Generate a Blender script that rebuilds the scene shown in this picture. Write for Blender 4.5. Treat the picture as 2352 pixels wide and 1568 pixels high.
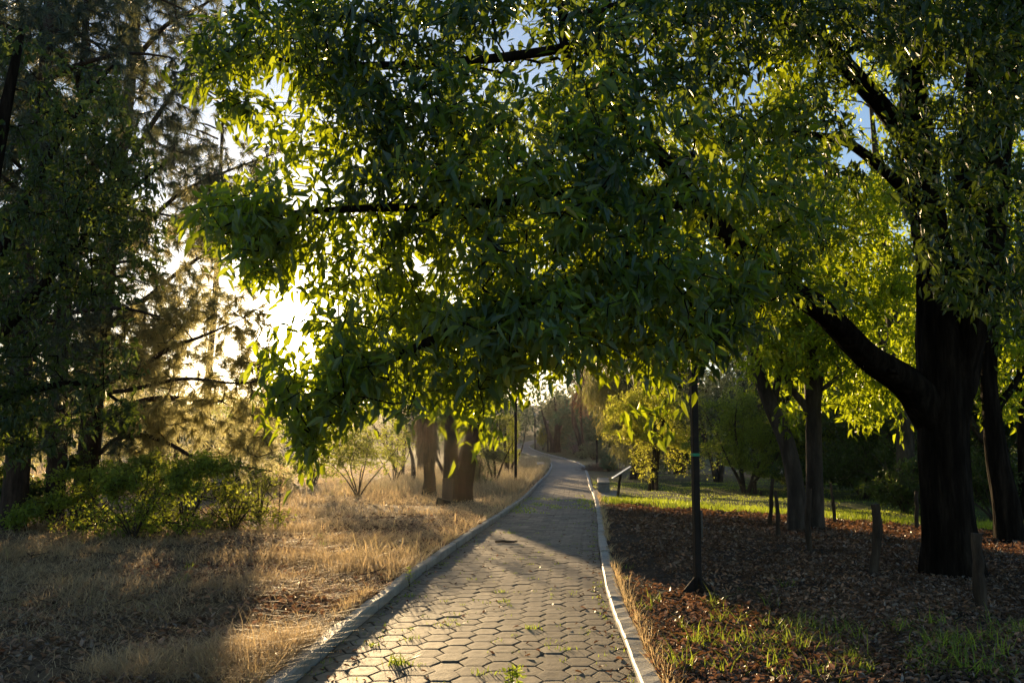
import bpy, math, random
import numpy as np
from mathutils import Vector

# ------------------------------------------------------------------ basics
for o in list(bpy.data.objects):
    bpy.data.objects.remove(o)
scene = bpy.context.scene
COL = scene.collection
RS = np.random.RandomState
PI = math.pi

F = 2287.0                       # focal length in pixels of a 2352 px wide picture (35 mm)
CXP, CYP = 1176.0, 784.0
HCAM = 1.6
PITCH = math.atan((1042 - 784) / F)
CT, ST = math.cos(PITCH), math.sin(PITCH)


def P(px, py, D):
    """world point at depth D (along +Y) for a bearing measured on the photograph"""
    px = np.asarray(px, float); py = np.asarray(py, float); D = np.asarray(D, float)
    a = CYP - py
    u = px - CXP
    Y = F * CT - a * ST
    Z = F * ST + a * CT
    s = D / Y
    return np.stack([u * s, D + 0 * u, HCAM + Z * s], axis=-1)


# ------------------------------------------------------------------ noise
def _hash(ix, iy, iz, seed):
    n = (ix * 374761393 + iy * 668265263 + iz * 2147483647 + seed * 144269504) & 0xFFFFFFFF
    n = ((n ^ (n >> 13)) * 1274126177) & 0xFFFFFFFF
    n = n ^ (n >> 16)
    return (n & 0xFFFF) / 65535.0


def noise3(x, y, z=0.0, seed=1):
    x = np.asarray(x, float); y = np.asarray(y, float); z = np.asarray(z, float) + 0 * x
    ix = np.floor(x).astype(np.int64); iy = np.floor(y).astype(np.int64); iz = np.floor(z).astype(np.int64)
    fx = x - ix; fy = y - iy; fz = z - iz
    fx = fx * fx * (3 - 2 * fx); fy = fy * fy * (3 - 2 * fy); fz = fz * fz * (3 - 2 * fz)
    r = 0
    for dx in (0, 1):
        for dy in (0, 1):
            for dz in (0, 1):
                w = (fx if dx else 1 - fx) * (fy if dy else 1 - fy) * (fz if dz else 1 - fz)
                r = r + w * _hash(ix + dx, iy + dy, iz + dz, seed)
    return r


def fbm(x, y, z=0.0, seed=1, octv=3):
    r = 0; a = 0.5; t = 0
    for i in range(octv):
        r = r + a * noise3(np.asarray(x) * 2 ** i, np.asarray(y) * 2 ** i, np.asarray(z) * 2 ** i, seed + i)
        t += a; a *= 0.5
    return r / t


# ------------------------------------------------------------------ terrain and path line
def smooth_table(xs, ys, width):
    g = np.arange(-10, 420, 0.5)
    v = np.interp(g, xs, ys)
    v[g < xs[0]] = ys[0] + (g[g < xs[0]] - xs[0]) * (ys[1] - ys[0]) / (xs[1] - xs[0])
    k = np.exp(-0.5 * (np.arange(-40, 41) * 0.5 / width) ** 2); k /= k.sum()
    vp = np.concatenate([v[0] + (np.arange(-40, 0)) * (v[1] - v[0]), v, v[-1] + np.arange(1, 41) * (v[-1] - v[-2])])
    return g, np.convolve(vp, k, mode='valid')


_gh, _vh = smooth_table([0, 40, 47, 64, 85, 100, 140, 155, 190, 260, 420],
                        [0, .02, .10, .27, .73, .95, 2.2, 2.9, 4.4, 9, 22], 3.0)
_gc, _vc = smooth_table([3, 6.96, 10.35, 14.08, 19.3, 24, 35.2, 47.5, 64, 80, 92, 104, 125, 150, 165, 190, 230],
                        [-.46, -.32, -.197, .03, .435, .83, 1.68, 2.42, 3.55, 4.45, 4.7, 4.3, 2.4, 1.2, 2.4, 6.2, 12], 1.6)


def hbase(y):
    return np.interp(y, _gh, _vh)


def cx(y):
    return np.interp(y, _gc, _vc)


def hground(x, y):
    """height of the natural ground"""
    x = np.asarray(x, float); y = np.asarray(y, float)
    off = x - cx(y)
    h = hbase(y)
    away = np.clip((np.abs(off) - 1.4) / 3.0, 0, 1)
    h = h + away * ((fbm(x * 0.35, y * 0.35, 0, 5) - .5) * .22 + (fbm(x * 1.6, y * 1.6, 0, 9) - .5) * .06)
    side = np.where(off < 0, .08, .04)
    h = h + side
    # land falls gently on the far right, rises a little on the left bank
    h = h + np.where(off < -4, np.clip((-off - 4) * .012, 0, .5), 0)
    return h


def ground(px, py):
    D = 20.0
    for _ in range(40):
        p = P(px, py, D)
        # slope toward the ground
        z = float(hground(p[0], p[1]))
        k = (HCAM - p[2]) / D
        if k <= 1e-4:
            break
        Dn = (HCAM - z) / k
        D = 0.5 * D + 0.5 * Dn
    p = P(px, py, D)
    return np.array([p[0], p[1], float(hground(p[0], p[1]))])


# ------------------------------------------------------------------ sun
SAZ = math.atan((680 - CXP) / (F * CT))
SEL = math.radians(6.4)
SUN = np.array([math.sin(SAZ) * math.cos(SEL), math.cos(SAZ) * math.cos(SEL), math.sin(SEL)])


def pip(poly, x, y):
    poly = np.asarray(poly, float)
    n = len(poly); inside = np.zeros(np.shape(x), bool)
    j = n - 1
    for i in range(n):
        xi, yi = poly[i]; xj, yj = poly[j]
        c = ((yi > y) != (yj > y)) & (x < (xj - xi) * (y - yi) / (yj - yi + 1e-12) + xi)
        inside ^= c
        j = i
    return inside


def flat(px, py):
    D = HCAM * F / (py - 1042)
    return ((px - CXP) * D / F, D)


# clearings through which the low sun reaches the ground (share of leaves removed)
LIT = [([(1085, 1205), (1200, 1222), (1300, 1252), (1395, 1300), (1440, 1420), (1470, 1568), (760, 1568), (850, 1480), (960, 1330)], .98),
       ([(1400, 1300), (1480, 1310), (1600, 1375), (1760, 1420), (1900, 1470), (2000, 1568), (1480, 1568)], .96),
       ([(560, 1180), (800, 1140), (1110, 1130), (1130, 1190), (940, 1330), (850, 1400), (500, 1285), (0, 1330), (0, 1235), (300, 1230)], .9),
       ([(0, 1330), (500, 1285), (850, 1400), (650, 1440), (330, 1410), (0, 1460)], .8),
       ([(1370, 1165), (1380, 1130), (1480, 1105), (1750, 1110), (2120, 1195), (2130, 1232), (1700, 1200)], .9),
       ([(1180, 1150), (1250, 1085), (1345, 1085), (1356, 1140)], .55)]
LITW = [([flat(*q) for q in poly], k) for poly, k in LIT]


def sun_cull(pos, rng, extra=1.0):
    t = (pos[:, 2] - 0.05) / SUN[2]
    sx = pos[:, 0] - SUN[0] * t; sy = pos[:, 1] - SUN[1] * t
    keep = np.ones(len(pos), bool)
    for poly, k in LITW:
        ins = pip(poly, sx, sy)
        keep &= ~(ins & (rng.rand(len(pos)) < k * extra))
    return keep


# ------------------------------------------------------------------ object helpers
def tag(o, label=None, cat=None, group=None, kind=None):
    if label: o['label'] = label
    if cat: o['category'] = cat
    if group: o['group'] = group
    if kind: o['kind'] = kind
    return o


def empty(name, loc, label, cat, group=None):
    o = bpy.data.objects.new(name, None)
    o.empty_display_size = .3
    COL.objects.link(o)
    o.location = Vector([float(v) for v in loc])
    return tag(o, label, cat, group)


def mesh_np(name, verts, faces, mats, parent=None, origin=(0, 0, 0), smooth=False, var=None, attrs=None, midx=None):
    """faces: list of (n,k) integer arrays"""
    verts = np.asarray(verts, np.float32) - np.asarray(origin, np.float32)
    me = bpy.data.meshes.new(name)
    me.vertices.add(len(verts))
    me.vertices.foreach_set('co', verts.ravel())
    idx = []; starts = []; c = 0
    for f in faces:
        f = np.asarray(f, np.int32)
        if f.size == 0: continue
        n, k = f.shape
        idx.append(f.ravel()); starts.append(c + np.arange(n) * k); c += n * k
    idx = np.concatenate(idx); starts = np.concatenate(starts)
    me.loops.add(len(idx)); me.loops.foreach_set('vertex_index', idx.astype(np.int32))
    me.polygons.add(len(starts)); me.polygons.foreach_set('loop_start', starts.astype(np.int32))
    if midx is not None:
        me.polygons.foreach_set('material_index', np.asarray(midx, np.int32))
    me.polygons.foreach_set('use_smooth', np.full(len(starts), smooth, bool))
    if not isinstance(mats, (list, tuple)): mats = [mats]
    for m in mats: me.materials.append(m)
    if var is not None:
        attrs = dict(attrs or {}); attrs['var'] = var
    for k, v in (attrs or {}).items():
        a = me.attributes.new(k, 'FLOAT', 'POINT')
        a.data.foreach_set('value', np.asarray(v, np.float32))
    me.update(calc_edges=True)
    o = bpy.data.objects.new(name, me)
    COL.objects.link(o)
    if parent is not None:
        o.parent = parent
    else:
        o.location = Vector([float(v) for v in origin])
    return o


class MB:
    """collects simple solids into one mesh"""
    def __init__(s):
        s.v = []; s.f = []; s.n = 0

    def add(s, v, f):
        s.v += [tuple(map(float, q)) for q in v]
        s.f += [[i + s.n for i in q] for q in f]
        s.n = len(s.v)

    def box(s, c, d, rz=0, ry=0, rx=0, bev=0.0):
        hx, hy, hz = [q / 2 for q in d]
        if bev > 0:
            b = min(bev, hx * .9, hy * .9, hz * .9)
            pts = []
            for z, ins in ((-hz, b), (-hz + b, 0), (hz - b, 0), (hz, b)):
                xx, yy = hx - ins, hy - ins
                ring = [(xx, yy - b), (xx - b, yy), (-xx + b, yy), (-xx, yy - b), (-xx, -yy + b), (-xx + b, -yy), (xx - b, -yy), (xx, -yy + b)]
                pts += [(p[0], p[1], z) for p in ring]
            f = [list(range(7, -1, -1)), list(range(24, 32))]
            for r in range(3):
                for i in range(8):
                    j = (i + 1) % 8
                    f.append([r * 8 + i, r * 8 + j, r * 8 + 8 + j, r * 8 + 8 + i])
        else:
            pts = [(x * hx, y * hy, z * hz) for z in (-1, 1) for y in (-1, 1) for x in (-1, 1)]
            f = [[0, 2, 3, 1], [4, 5, 7, 6], [0, 1, 5, 4], [2, 6, 7, 3], [0, 4, 6, 2], [1, 3, 7, 5]]
        from mathutils import Euler
        R = Euler((rx, ry, rz)).to_matrix()
        s.add([R @ Vector(p) + Vector(c) for p in pts], f)

    def tube(s, pts, rad, k=8, cap=True, sq=False):
        v, f = tube_np(pts, rad, k)
        f = [list(q) for q in f]
        n = len(pts)
        if cap:
            f.append(list(range(k - 1, -1, -1))); f.append([(n - 1) * k + i for i in range(k)])
        s.add(v, f)

    def build(s, name, mat, parent=None, smooth=False):
        me = bpy.data.meshes.new(name)
        me.from_pydata(s.v, [], s.f)
        me.materials.append(mat)
        if smooth:
            me.polygons.foreach_set('use_smooth', np.ones(len(me.polygons), bool))
        me.update()
        o = bpy.data.objects.new(name, me); COL.objects.link(o)
        if parent is not None: o.parent = parent
        return o


def tube_np(pts, rad, k=8, rough=0.0, seed=1, freq=6.0):
    pts = np.asarray(pts, float); n = len(pts)
    rad = np.asarray(rad, float) * np.ones(n)
    tan = np.gradient(pts, axis=0)
    tan /= np.linalg.norm(tan, axis=1)[:, None] + 1e-9
    u = np.cross(tan[0], [0, 1, 0.2]); u /= np.linalg.norm(u) + 1e-9
    V = []
    ang = np.arange(k) * 2 * PI / k
    for i in range(n):
        u = u - tan[i] * np.dot(u, tan[i]); u /= np.linalg.norm(u) + 1e-9
        w = np.cross(tan[i], u)
        ring = np.cos(ang)[:, None] * u + np.sin(ang)[:, None] * w
        r = rad[i] * np.ones(k)
        if rough > 0:
            q = ring * 2.2
            r = r * (1 + rough * (fbm(q[:, 0] * freq * .5, q[:, 1] * freq * .5, pts[i, 2] * 1.3 + q[:, 2], seed, 3) - .5) * 2)
        V.append(pts[i] + ring * r[:, None])
    V = np.concatenate(V)
    a = np.arange(k); b = (a + 1) % k
    Fq = []
    for i in range(n - 1):
        Fq.append(np.stack([i * k + a, i * k + b, (i + 1) * k + b, (i + 1) * k + a], 1))
    return V, np.concatenate(Fq)


def resample(pts, rad, step):
    pts = np.asarray(pts, float); rad = np.asarray(rad, float)
    # catmull-rom through the control points
    n = len(pts)
    out = []; ro = []
    ext = np.vstack([2 * pts[0] - pts[1], pts, 2 * pts[-1] - pts[-2]])
    for i in range(n - 1):
        p0, p1, p2, p3 = ext[i], ext[i + 1], ext[i + 2], ext[i + 3]
        m = max(1, int(np.ceil(np.linalg.norm(p2 - p1) / step)))
        for j in range(m):
            t = j / m
            out.append(.5 * ((2 * p1) + (-p0 + p2) * t + (2 * p0 - 5 * p1 + 4 * p2 - p3) * t * t + (-p0 + 3 * p1 - 3 * p2 + p3) * t ** 3))
            ro.append(rad[i] * (1 - t) + rad[i + 1] * t)
    out.append(pts[-1]); ro.append(rad[-1])
    return np.array(out), np.array(ro)


# ------------------------------------------------------------------ materials
def new_mat(name):
    m = bpy.data.materials.new(name); m.use_nodes = True
    nt = m.node_tree; nt.nodes.clear()
    return m, nt, nt.nodes, nt.links


def N(nodes, t, **kw):
    n = nodes.new(t)
    for k, v in kw.items():
        setattr(n, k, v)
    return n


def ramp(nodes, links, src, stops):
    r = nodes.new('ShaderNodeValToRGB')
    e = r.color_ramp.elements
    while len(e) < len(stops): e.new(.5)
    for i, (p, c) in enumerate(stops):
        e[i].position = p; e[i].color = (c[0], c[1], c[2], 1)
    links.new(src, r.inputs[0])
    return r.outputs[0]


def leaf_mat(name, stops, trans, tw=.5, rough=.38, spec=.5, patch=.5):
    """two-sided leaf: reflects, lets light through, glossy skin; colour varies leaf by leaf"""
    m, nt, nd, lk = new_mat(name)
    at = N(nd, 'ShaderNodeAttribute', attribute_name='var')
    col = ramp(nd, lk, at.outputs['Fac'], stops)
    geo = N(nd, 'ShaderNodeNewGeometry')
    nz = N(nd, 'ShaderNodeTexNoise'); nz.inputs['Scale'].default_value = patch; nz.inputs['Detail'].default_value = 2
    lk.new(geo.outputs['Position'], nz.inputs['Vector'])
    hsv = N(nd, 'ShaderNodeHueSaturation')
    mr = N(nd, 'ShaderNodeMapRange'); mr.inputs[1].default_value = .3; mr.inputs[2].default_value = .7; mr.inputs[3].default_value = .65; mr.inputs[4].default_value = 1.35
    lk.new(nz.outputs['Fac'], mr.inputs[0]); lk.new(mr.outputs[0], hsv.inputs['Value']); lk.new(col, hsv.inputs['Color'])
    pr = N(nd, 'ShaderNodeBsdfPrincipled')
    pr.inputs['Roughness'].default_value = rough
    pr.inputs['Specular IOR Level'].default_value = spec
    lk.new(hsv.outputs[0], pr.inputs['Base Color'])
    tr = N(nd, 'ShaderNodeBsdfTranslucent')
    h2 = N(nd, 'ShaderNodeHueSaturation'); h2.inputs['Color'].default_value = (*trans, 1)
    mr2 = N(nd, 'ShaderNodeMapRange'); mr2.inputs[3].default_value = .6; mr2.inputs[4].default_value = 1.25
    lk.new(at.outputs['Fac'], mr2.inputs[0]); lk.new(mr2.outputs[0], h2.inputs['Value'])
    lk.new(h2.outputs[0], tr.inputs['Color'])
    mx = N(nd, 'ShaderNodeMixShader'); mx.inputs[0].default_value = tw
    lk.new(pr.outputs[0], mx.inputs[1]); lk.new(tr.outputs[0], mx.inputs[2])
    out = N(nd, 'ShaderNodeOutputMaterial'); lk.new(mx.outputs[0], out.inputs[0])
    return m


def solid_mat(name, stops, scale=4.0, rough=.8, bump=.3, bscale=None, stretch=(1, 1, 1), spec=.3, dist=.02, metallic=0.0, detail=6):
    m, nt, nd, lk = new_mat(name)
    tc = N(nd, 'ShaderNodeTexCoord'); mp = N(nd, 'ShaderNodeMapping'); mp.inputs['Scale'].default_value = stretch
    lk.new(tc.outputs['Object'], mp.inputs['Vector'])
    nz = N(nd, 'ShaderNodeTexNoise'); nz.inputs['Scale'].default_value = scale; nz.inputs['Detail'].default_value = detail; nz.inputs['Roughness'].default_value = .65
    lk.new(mp.outputs[0], nz.inputs['Vector'])
    col = ramp(nd, lk, nz.outputs['Fac'], stops)
    pr = N(nd, 'ShaderNodeBsdfPrincipled'); pr.inputs['Roughness'].default_value = rough
    pr.inputs['Specular IOR Level'].default_value = spec; pr.inputs['Metallic'].default_value = metallic
    lk.new(col, pr.inputs['Base Color'])
    if bump > 0:
        n2 = N(nd, 'ShaderNodeTexNoise'); n2.inputs['Scale'].default_value = bscale or scale * 3; n2.inputs['Detail'].default_value = 5
        lk.new(mp.outputs[0], n2.inputs['Vector'])
        b = N(nd, 'ShaderNodeBump'); b.inputs['Strength'].default_value = bump; b.inputs['Distance'].default_value = dist
        lk.new(n2.outputs['Fac'], b.inputs['Height']); lk.new(b.outputs[0], pr.inputs['Normal'])
    out = N(nd, 'ShaderNodeOutputMaterial'); lk.new(pr.outputs[0], out.inputs[0])
    return m


def attr_mat(name, stops, rough=.8, spec=.3, tw=0.0, trans=(.4, .3, .1), bump=0.0, bscale=60):
    m, nt, nd, lk = new_mat(name)
    at = N(nd, 'ShaderNodeAttribute', attribute_name='var')
    col = ramp(nd, lk, at.outputs['Fac'], stops)
    pr = N(nd, 'ShaderNodeBsdfPrincipled'); pr.inputs['Roughness'].default_value = rough; pr.inputs['Specular IOR Level'].default_value = spec
    lk.new(col, pr.inputs['Base Color'])
    res = pr.outputs[0]
    if tw > 0:
        tr = N(nd, 'ShaderNodeBsdfTranslucent'); tr.inputs['Color'].default_value = (*trans, 1)
        mx = N(nd, 'ShaderNodeMixShader'); mx.inputs[0].default_value = tw
        lk.new(pr.outputs[0], mx.inputs[1]); lk.new(tr.outputs[0], mx.inputs[2]); res = mx.outputs[0]
    out = N(nd, 'ShaderNodeOutputMaterial'); lk.new(res, out.inputs[0])
    return m


M = {}
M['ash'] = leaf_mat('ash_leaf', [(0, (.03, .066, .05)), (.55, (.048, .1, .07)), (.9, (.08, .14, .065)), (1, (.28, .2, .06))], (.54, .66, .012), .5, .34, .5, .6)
M['ash_shade'] = leaf_mat('ash_leaf_shaded', [(0, (.012, .034, .026)), (.6, (.022, .058, .038)), (1, (.042, .08, .036))], (.26, .36, .01), .35, .36, .6, .6)  # darker copy of the ash leaf, crown shade put into its colour
M['ash_lit'] = leaf_mat('ash_leaf_light', [(0, (.05, .1, .02)), (.6, (.08, .14, .025)), (.95, (.12, .15, .03)), (1, (.3, .2, .04))], (.6, .72, .02), .55, .38, .5, .5)  # lighter, yellower copy of the ash leaf, sunlight put into its colour
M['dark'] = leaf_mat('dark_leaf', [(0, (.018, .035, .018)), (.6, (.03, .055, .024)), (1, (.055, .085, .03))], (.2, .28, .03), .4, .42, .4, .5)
M['bright'] = leaf_mat('small_bright_leaf', [(0, (.17, .2, .04)), (.6, (.3, .35, .06)), (1, (.46, .44, .1))], (.75, .75, .08), .5, .35, .6, .8)
M['young'] = leaf_mat('young_leaf', [(0, (.07, .12, .03)), (.6, (.12, .17, .04)), (1, (.2, .22, .05))], (.5, .55, .05), .5, .4, .5, .8)
M['grey'] = leaf_mat('grey_green_leaf', [(0, (.085, .12, .08)), (.6, (.14, .18, .11)), (1, (.2, .23, .14))], (.3, .34, .14), .4, .5, .4, .8)
M['bush'] = leaf_mat('bush_leaf', [(0, (.06, .11, .03)), (.6, (.115, .18, .045)), (1, (.22, .27, .07))], (.6, .7, .06), .5, .45, .4, 1.2)
M['conifer'] = leaf_mat('conifer_spray', [(0, (.045, .12, .08)), (.6, (.07, .18, .115)), (1, (.1, .22, .14))], (.16, .24, .08), .3, .55, .3, .6)
M['golden'] = leaf_mat('golden_spray', [(0, (.15, .17, .055)), (.6, (.25, .26, .085)), (1, (.36, .31, .12))], (.55, .52, .15), .4, .55, .3, .4)
M['rusty'] = leaf_mat('rusty_spray', [(0, (.22, .12, .08)), (.6, (.34, .2, .13)), (1, (.44, .28, .19))], (.42, .22, .1), .35, .6, .2, .6)
M['mauve'] = leaf_mat('mauve_twig', [(0, (.11, .1, .11)), (.6, (.17, .145, .16)), (1, (.24, .2, .21))], (.2, .16, .14), .3, .6, .2, .8)
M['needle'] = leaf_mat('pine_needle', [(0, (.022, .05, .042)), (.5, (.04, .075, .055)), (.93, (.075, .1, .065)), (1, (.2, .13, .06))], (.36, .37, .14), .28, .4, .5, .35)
M['sunlit_needle'] = leaf_mat('sunlit_pine_needle', [(0, (.08, .1, .045)), (.5, (.15, .155, .07)), (1, (.27, .2, .09))], (.8, .74, .34), .55, .4, .4, .35)  # gold copy of the pine needle, backlight painted into its colour
M['skirt'] = leaf_mat('dead_yucca_leaf', [(0, (.1, .085, .06)), (.6, (.18, .15, .1)), (1, (.27, .22, .15))], (.25, .2, .1), .3, .5, .4, .8)
M['yucca'] = leaf_mat('yucca_leaf', [(0, (.06, .085, .05)), (.6, (.1, .13, .08)), (1, (.16, .19, .11))], (.3, .33, .12), .3, .4, .5, .8)
M['straw'] = leaf_mat('straw_blade', [(0, (.24, .15, .08)), (.4, (.42, .29, .165)), (.8, (.56, .42, .25)), (.93, (.64, .52, .34)), (1, (.16, .23, .05))], (.88, .66, .36), .52, .55, .3, .5)
M['pale'] = leaf_mat('pale_tall_grass', [(0, (.28, .22, .13)), (.6, (.42, .34, .22)), (1, (.52, .45, .32))], (.5, .42, .25), .4, .6, .2, .4)
M['lawn'] = leaf_mat('lawn_blade', [(0, (.08, .14, .022)), (.6, (.13, .22, .035)), (.9, (.21, .25, .06)), (1, (.34, .28, .12))], (.66, .8, .06), .55, .45, .3, .5)
M['tuft'] = leaf_mat('tuft_blade', [(0, (.07, .13, .02)), (.6, (.12, .2, .035)), (1, (.2, .24, .05))], (.52, .66, .06), .5, .4, .4, 1)
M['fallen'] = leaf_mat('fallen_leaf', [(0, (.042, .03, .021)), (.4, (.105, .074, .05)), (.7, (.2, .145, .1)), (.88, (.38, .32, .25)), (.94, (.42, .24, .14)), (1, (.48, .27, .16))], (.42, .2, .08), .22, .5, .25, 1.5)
M['bark'] = solid_mat('ash_bark', [(.3, (.025, .018, .013)), (.5, (.06, .044, .032)), (.72, (.13, .1, .075))], 5, .85, .9, 16, (1, 1, .25), .25, .035)
M['barkdark'] = solid_mat('dark_bark', [(.3, (.005, .004, .003)), (.5, (.015, .011, .008)), (.75, (.042, .031, .022))], 9, .95, 1, 14, (1, 1, .16), .04, .07)
M['pinebark'] = solid_mat('pine_bark', [(.3, (.02, .014, .01)), (.5, (.055, .036, .025)), (.75, (.13, .085, .06))], 6, .9, 1, 14, (1, 1, .3), .2, .04)
M['stake'] = solid_mat('stake_wood', [(.3, (.025, .016, .010)), (.55, (.07, .047, .03)), (.8, (.16, .115, .08))], 12, .85, .7, 40, (1, 1, .2), .25, .01)
M['board'] = solid_mat('board_wood', [(.3, (.07, .045, .03)), (.6, (.13, .085, .055)), (.8, (.2, .14, .095))], 14, .8, .4, 40, (1, 1, .15), .3, .006)
M['metal'] = solid_mat('dark_painted_metal', [(.35, (.010, .008, .007)), (.6, (.02, .013, .010)), (.8, (.05, .024, .015))], 9, .6, .15, 60, (1, 1, 1), .25, .004)
M['tape'] = solid_mat('green_tape', [(.3, (.02, .26, .13)), (.7, (.04, .36, .2))], 10, .45, .1, 30)
M['cover'] = solid_mat('grey_cover', [(.3, (.06, .055, .05)), (.7, (.12, .11, .1))], 10, .5, .1, 30)
M['lampglass'] = solid_mat('frosted_lamp_panel', [(.3, (.55, .55, .52)), (.7, (.7, .7, .66))], 5, .25, 0, None, spec=.5)
M['concrete'] = solid_mat('concrete', [(.25, (.14, .135, .125)), (.5, (.25, .24, .225)), (.75, (.36, .345, .32))], 5, .8, .45, 45, (1, 1, 1), .3, .008)
M['signface'] = solid_mat('sign_panel', [(.3, (.3, .29, .26)), (.7, (.5, .48, .44))], 6, .3, .05, 20, spec=.5)
M['brush'] = solid_mat('dry_brush', [(.3, (.12, .08, .06)), (.6, (.24, .17, .13)), (.8, (.36, .28, .22))], 8, .9, .5, 20)


def kerb_mat():
    m, nt, nd, lk = new_mat('kerb_concrete')
    geo = N(nd, 'ShaderNodeNewGeometry')
    n1 = N(nd, 'ShaderNodeTexNoise'); n1.inputs['Scale'].default_value = 1.7; n1.inputs['Detail'].default_value = 8; n1.inputs['Roughness'].default_value = .7
    lk.new(geo.outputs['Position'], n1.inputs['Vector'])
    c = ramp(nd, lk, n1.outputs['Fac'], [(.25, (.16, .15, .13)), (.42, (.33, .315, .285)), (.6, (.44, .425, .39)), (.8, (.54, .52, .48))])
    n2 = N(nd, 'ShaderNodeTexNoise'); n2.inputs['Scale'].default_value = 55; n2.inputs['Detail'].default_value = 6
    lk.new(geo.outputs['Position'], n2.inputs['Vector'])
    mx = N(nd, 'ShaderNodeMixRGB', blend_type='MULTIPLY'); mx.inputs[0].default_value = .6
    c2 = ramp(nd, lk, n2.outputs['Fac'], [(.3, (.5, .48, .45)), (.6, (1, 1, 1))])
    lk.new(c, mx.inputs[1]); lk.new(c2, mx.inputs[2])
    pr = N(nd, 'ShaderNodeBsdfPrincipled'); pr.inputs['Roughness'].default_value = .65; pr.inputs['Specular IOR Level'].default_value = .3
    lk.new(mx.outputs[0], pr.inputs['Base Color'])
    b = N(nd, 'ShaderNodeBump'); b.inputs['Strength'].default_value = .6; b.inputs['Distance'].default_value = .006
    lk.new(n2.outputs['Fac'], b.inputs['Height']); lk.new(b.outputs[0], pr.inputs['Normal'])
    out = N(nd, 'ShaderNodeOutputMaterial'); lk.new(pr.outputs[0], out.inputs[0])
    return m


def paver_mat():
    m, nt, nd, lk = new_mat('hexagon_paver')
    geo = N(nd, 'ShaderNodeNewGeometry')
    at = N(nd, 'ShaderNodeAttribute', attribute_name='var')
    sp = N(nd, 'ShaderNodeAttribute', attribute_name='spot')
    base = ramp(nd, lk, at.outputs['Fac'], [(0, (.12, .097, .072)), (.35, (.185, .152, .115)), (.7, (.25, .21, .16)), (1, (.32, .27, .21))])
    n1 = N(nd, 'ShaderNodeTexNoise'); n1.inputs['Scale'].default_value = 9; n1.inputs['Detail'].default_value = 7; n1.inputs['Roughness'].default_value = .7
    lk.new(geo.outputs['Position'], n1.inputs['Vector'])
    n3 = N(nd, 'ShaderNodeTexNoise'); n3.inputs['Scale'].default_value = .7; n3.inputs['Detail'].default_value = 4
    lk.new(geo.outputs['Position'], n3.inputs['Vector'])
    st = ramp(nd, lk, n1.outputs['Fac'], [(.3, (.55, .53, .5)), (.55, (1, 1, 1)), (.8, (1.15, 1.12, 1.05))])
    st3 = ramp(nd, lk, n3.outputs['Fac'], [(.3, (.72, .7, .66)), (.6, (1.05, 1.03, 1))])
    a = N(nd, 'ShaderNodeMixRGB', blend_type='MULTIPLY'); a.inputs[0].default_value = .75
    lk.new(base, a.inputs[1]); lk.new(st, a.inputs[2])
    b_ = N(nd, 'ShaderNodeMixRGB', blend_type='MULTIPLY'); b_.inputs[0].default_value = .9
    lk.new(a.outputs[0], b_.inputs[1]); lk.new(st3, b_.inputs[2])
    d = N(nd, 'ShaderNodeMixRGB', blend_type='MIX'); d.inputs[2].default_value = (.06, .048, .038, 1)
    lk.new(sp.outputs['Fac'], d.inputs[0]); lk.new(b_.outputs[0], d.inputs[1])
    n2 = N(nd, 'ShaderNodeTexNoise'); n2.inputs['Scale'].default_value = 70; n2.inputs['Detail'].default_value = 5
    lk.new(geo.outputs['Position'], n2.inputs['Vector'])
    pr = N(nd, 'ShaderNodeBsdfPrincipled'); pr.inputs['Roughness'].default_value = .7; pr.inputs['Specular IOR Level'].default_value = .24
    lk.new(d.outputs[0], pr.inputs['Base Color'])
    b = N(nd, 'ShaderNodeBump'); b.inputs['Strength'].default_value = .5; b.inputs['Distance'].default_value = .006
    lk.new(n2.outputs['Fac'], b.inputs['Height']); lk.new(b.outputs[0], pr.inputs['Normal'])
    out = N(nd, 'ShaderNodeOutputMaterial'); lk.new(pr.outputs[0], out.inputs[0])
    return m


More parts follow.
